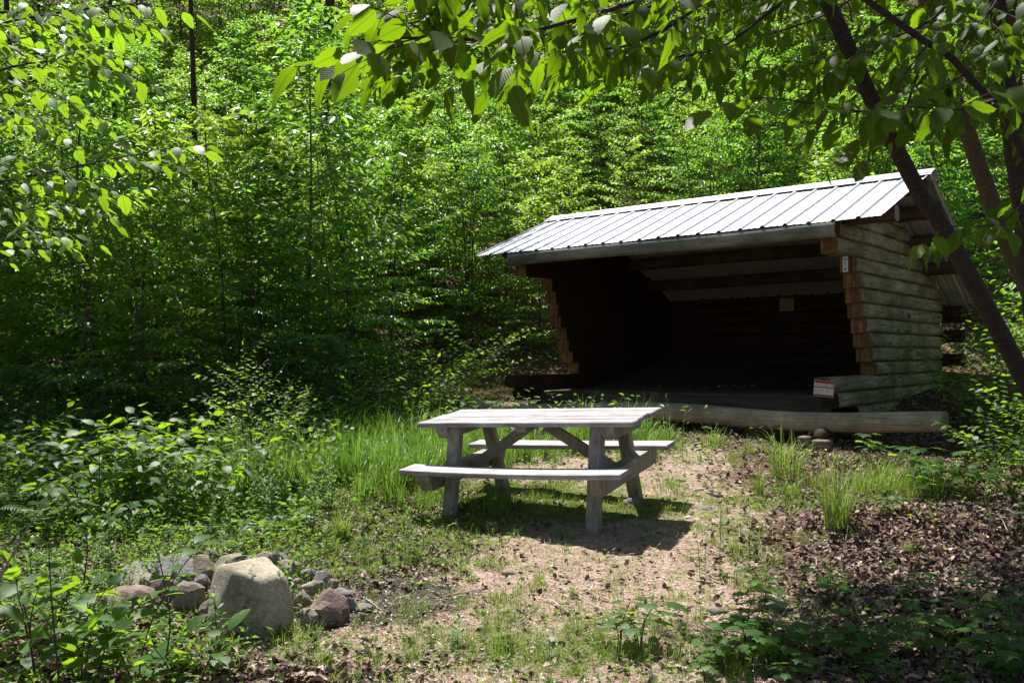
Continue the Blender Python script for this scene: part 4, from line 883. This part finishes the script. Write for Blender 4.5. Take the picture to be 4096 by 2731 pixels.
# shrubs on the left
plant('broadleaf_shrub', 1, shrub(1.1, .8, 13, .125, LEAF_HERO, 6, .45, .65), ('twig', 'leaf_mid'), 'wide leafy shrub with broad sunlit leaves on the left', 'shrub', G(-3.55, 8.0))
plant('broadleaf_shrub', 2, shrub(.95, .8, 12, .115, LEAF_HERO, 6, .5, .65), ('twig', 'leaf_mid'), 'broad leaved shrub right of the sunlit one, drooping toward the grass', 'shrub', G(-2.7, 7.9))
plant('broadleaf_shrub', 5, shrub(.7, .9, 9, .12, LEAF_HERO, 5, .5, .7), ('twig', 'leaf_mid'), 'low broad leaved shrub in front of the wide sunlit one', 'shrub', G(-3.1, 7.3))
plant('broadleaf_shrub', 3, shrub(1.0, .7, 8, .11, LEAF_HERO, 5, .4, .75), ('twig', 'leaf_mid'), 'shaded broad leaved shrub at the left edge', 'shrub', G(-4.6, 8.4))
plant('willow_shrub', 4, shrub(1.35, .28, 6, .05, LEAF_LANCE, 9, .1, .5), ('twig', 'leaf_herb'), 'upright shrub with small pale leaves on crooked stems', 'shrub', G(-2.45, 8.9))
for i, (x, y, h, lb) in enumerate([(-1.2, 10.6, 1.0, 'low bush in the sun left of the shelter wall'), (-2.1, 10.4, .9, 'low bush behind the tall grass'), (-3.4, 10.2, 1.2, 'dim bush behind the broad leaved shrubs'), (-4.9, 10.0, 1.3, 'dim bush at the left thicket edge'), (-1.0, 12.4, 1.3, 'bush standing left of the stepped shelter log ends'),
    (5.1, 8.6, .9, 'bush past the right end of the sill log'), (5.3, 9.9, 1.3, 'tall bush beside the shelter right wall'), (4.4, 8.2, .6, 'low bush below the right end of the sill log'), (5.9, 8.8, 1.3, 'bush at the right edge of the photo'), (6.2, 10.6, 1.6, 'leafy bush behind the leaning tree foot'), (4.95, 7.4, .7, 'low dark bush at the right edge'), (-1.25, 11.3, 1.1, 'sunlit bush between the tall grass and the shelter'), (-1.9, 10.5, .8, 'low sunlit bush between the tall grass and the sill log end'), (-2.9, 11.0, 1.2, 'bush at the foot of the saplings behind the willow shrub'), (-4.1, 11.2, 1.3, 'bush at the foot of the left saplings'), (-1.9, 11.5, 1.2, 'bush below the middle saplings'), (-.9, 13.2, 1.5, 'taller bush left of the shelter rear corner'), (-2.7, 9.8, .8, 'low bush beside the willow shrub'), (5.35, 10.9, 1.0, 'bush hugging the middle of the right wall'), (6.3, 11.9, 1.3, 'bush at the rear corner of the right wall'), (4.9, 9.35, .8, 'bush behind the right end of the sill log'), (5.6, 7.9, .9, 'small bush under the leaning tree'), (6.6, 9.6, 1.5, 'tall bush near the right edge of the photo'), (5.75, 9.7, 1.2, 'bush between the sill end and the leaning tree'), (6.9, 11.2, 1.7, 'tallest bush right of the shelter'), (5.3, 8.3, .7, 'low bush below the tall right hand bushes'), (7.2, 12.6, 1.8, 'bush behind the shelter rear right corner')]):
    plant('bush', 20+i, shrub(h, .6, 8, .075, LEAF_MID, 6, .35, .6), ('twig', 'leaf_mid'), lb, 'bush', G(x, y))
p = U*(-3.05)+Vv*10.35
plant('thin_sapling', 35, shrub(1.35, .12, 2, .085, LEAF_MID, 7, .2, .8, .01), ('twig', 'leaf_mid'), 'thin sapling growing in front of the weathered right wall', 'tree', G(p.x, p.y))
for i, (px, py, h, lb) in enumerate([(1270, 1330, .55, 'fern left of the shelter behind the tall grass'), (1480, 1420, .5, 'fern beside the tall grass bank'), (60, 2080, .34, 'dark fern at the lower left edge'), (170, 2140, .3, 'fern right of the edge fern'), (3100, 1760, .2, 'small fern in the shade before the sill log')]):
    loc = ground_px(px, py) if py > 1500 else (G(-1.9, 10.9) if i == 0 else G(-1.2, 10.3)); plant('fern', 40+i, fern_b(h, 8), ('stem', 'leaf_herb'), lb, 'fern', loc, parts=('stalks', 'fronds'))
# upright weeds
for i, (px, py, h, lf, lb) in enumerate([(2680, 1830, .62, .05, 'tall flowering weed just right of the far bench end'), (2730, 1840, .50, .05, 'second flowering weed right of the far bench'), (940, 2500, .30, .055, 'narrow leaved weed left of the boulder base'), (1030, 2520, .2, .06, 'short leafy weed before the boulder left side'), (1120, 2530, .36, .055, 'tall narrow weed in front of the boulder right side'),
    (990, 2540, .34, .05, 'slim weed rising over the boulder face'), (1210, 2500, .36, .055, 'weed between the boulder and the right heap'), (2820, 2290, .34, .06, 'tall dry looking weed at the right edge of the path'), (2880, 2300, .42, .055, 'dark slender weed on the leafy slope'), (2800, 2320, .3, .06, 'drooping weed left of the dark slender one'), (3000, 2240, .36, .07, 'leafy weed left of the tall upright grass'),
    (2200, 2640, .1, .07, 'rosette weed at the bottom centre'), (1830, 2590, .14, .08, 'broad bladed weed in the foreground dirt')]):
    plant('weed', 60+i, weed(h, lf, LEAF_NARROW if i not in (11, 12) else LEAF_LANCE, 20 if h > .25 else 10, 1.1), ('stem', 'leaf_herb'), lb, 'weed', ground_px(px, py))
wp = plant('weed', 90, weed(.42, .075, LEAF_NARROW, 22, 1.1, .12, 3), ('stem', 'leaf_herb'), 'clump of narrow leaved weeds at the edge of the tall grass', 'weed', G(-1.9, 7.3), 'narrow leaved weeds by the tall grass')
for i in range(44):
    copy_thing(wp, G(-2.2+rng.gauss(0, .6), 7.7+rng.gauss(0, .8)), rng.uniform(0, 6), rng.uniform(.5, 1.1))
wq = plant('weed', 91, weed(.30, .07, LEAF_LANCE, 12, 1.2, .2, 3, .4), ('stem', 'leaf_herb'), 'knee high leafy weed in the lower left undergrowth', 'weed', G(-2.4, 5.0), 'leafy weeds of the lower left')
for i in range(34): copy_thing(wq, G(-2.3+rng.gauss(0, .5)-.1, rng.uniform(4.1, 6.6)), rng.uniform(0, 6), rng.uniform(.45, 1.05))
# foreground seedlings with large toothed leaves, lower left
def seed_at(px, py, y): p = at(px, py, y); return G(p.x, p.y)
for i, (x, y, h, n, lb) in enumerate([(-2.02, 4.0, .55, 3, 'tall seedling with big toothed leaves at the lower left'), (-1.62, 4.05, .36, 2, 'arching seedling whose leaves hang before the left ring stones'), (-1.80, 3.9, .35, 3, 'low seedling with toothed leaves at the bottom left'), (-2.25, 4.4, .5, 3, 'seedling at the left edge level with the fire ring'), (-1.38, 3.95, .28, 2, 'bent seedling left of the boulder in the foreground')]):
    plant('seedling', 100+i, shrub(h, .35, n, .12, LEAF_HERO, 3, .35, .95, .02), ('twig', 'leaf_mid'), lb, 'seedling', G(x, y))
def arch(path, lf, n, seed, name, label):
    P = [at(*q) for q in path]; P[0] = G(P[0].x, P[0].y, -.02); root = thing(name, P[0].copy(), label, 'seedling'); loc = mat_of(root); r = random.Random(seed); W = Mesh(); L = Leaves(); pts = smooth_path(P, 24)
    tube(W, pts, [.0045*(1-.7*i/24) for i in range(25)], 6, 0, False); W.build('stem', MT['twig'], root, loc); sg = 1
    for i in range(n):
        k = 6+17.5*i/(n-1); q = pts[int(k)]; tn = norm(pts[min(int(k)+1, 24)]-q); side = norm(tn.cross(V(0, 0, 1))); sg = -sg; L.add(q, tn*.35+side*sg+V(0, 0, -.1), V(0, 0, 1)+rv(r, .3), lf*r.uniform(.75, 1.1))
    m = Mesh(); leaves_into(m, L, LEAF_HERO); m.build('leaves', MT['leaf_mid'], root, loc)
arch([(540, 2731, 4.0), (600, 2500, 3.9), (720, 2280, 3.8), (860, 2120, 3.7)], .12, 12, 1, 'seedling', 'long stem arching over the left ring stones, tipped with a big sunlit leaf')
arch([(640, 2731, 4.1), (680, 2500, 4.0), (640, 2250, 4.0), (590, 2120, 4.0)], .10, 9, 2, 'seedling', 'upright seedling stem leaning left over the ring stones')
arch([(250, 2760, 3.7), (215, 2500, 3.7), (200, 2300, 3.7), (190, 2080, 3.7)], .09, 12, 3, 'seedling', 'dark stemmed seedling nearest the lower left corner')
arch([(330, 2760, 3.9), (330, 2600, 3.9), (380, 2480, 3.9), (520, 2400, 3.9)], .10, 8, 4, 'seedling', 'seedling bending right over the lower left litter')
# maple seedlings
mp = plant('maple_seedling', 110, maple_b(.2, .085, 3), ('twig', 'leaf_mid'), 'maple seedling in the shade of the lower right corner', 'seedling', G(1.2, 4.1), 'shaded maple seedlings at the lower right')
for i in range(38):
    y = rng.uniform(3.85, 5.0); x = rng.uniform(.75, .58*y+.1)
    if rng.random() < .5: y = rng.uniform(3.85, 4.4)
    copy_thing(mp, G(x, y), rng.uniform(0, 6), rng.uniform(.45, 1.15))
for i, (px, py, s, lb) in enumerate([(3720, 1950, 1.1, 'sunlit maple seedling on top of the leafy mound'), (3990, 1960, .9, 'maple seedling catching sun at the right edge'), (2560, 2620, 1.2, 'pale maple seedling at the sunlit bottom edge of the path'), (2480, 2600, 1.0, 'maple seedling left of the pale one'), (3560, 2060, .8, 'spreading maple seedling on the face of the mound'), (3060, 2420, .9, 'dark green maple seedling beside the half buried rock')]):
    o = copy_thing(mp, ground_px(px, py), i*1.3, s, lb); del o['group']
mq = copy_thing(mp, G(3.4, 8.8), 1, 1.3, 'maple seedling in the shaded ground right of the path', 'maple seedlings right of the path')
for i in range(26): copy_thing(mq, G(rng.uniform(3.2, 5.2), rng.uniform(6.2, 8.9)), rng.uniform(0, 6), rng.uniform(.7, 1.8))
# sticks
def stick(name, label, path, r0, mat='stick', lift=.01):
    P = [at(*q) if len(q) == 3 else ground_px(*q)+V(0, 0, lift) for q in path]; m = Mesh(); pts = smooth_path(P, 12); tube(m, pts, [r0*(1-.5*i/12) for i in range(13)], 7, 0, True, .2)
    o = m.build(name, MT[mat]); return tag(o, label, 'stick')
stick('stick', 'pale dead stick slanting in the shaded lower right', [(3680, 2370), (3750, 2310), (3800, 2280)], .008)
stick('fallen_branch', 'pinkish fallen branch lying in the dark lower right litter', [(3480, 2500), (3640, 2480), (3760, 2455)], .014)
stick('stick', 'thin twig lying across the table shadow', [(2580, 2035), (2650, 2075), (2740, 2090)], .004)
stick('stick', 'thin dead twig on the foreground dirt', [(1750, 2620), (1900, 2612), (1990, 2605)], .006)
stick('stick', 'short stick at the bottom of the foreground dirt', [(1360, 2710), (1430, 2712), (1500, 2720)], .006)
stick('dead_stem', 'bare pale stem rising at the lower left edge', [(-60, 2420, 3.6), (60, 2200, 3.6), (210, 1950, 3.6)], .0045)
stick('dead_stem', 'dark dry stem right of the seedlings at the lower left', [(335, 2330, 4.6), (350, 2200, 4.6), (340, 2130, 4.6), (310, 2095, 4.6)], .004, 'twig')
print('LEAVES', tot)
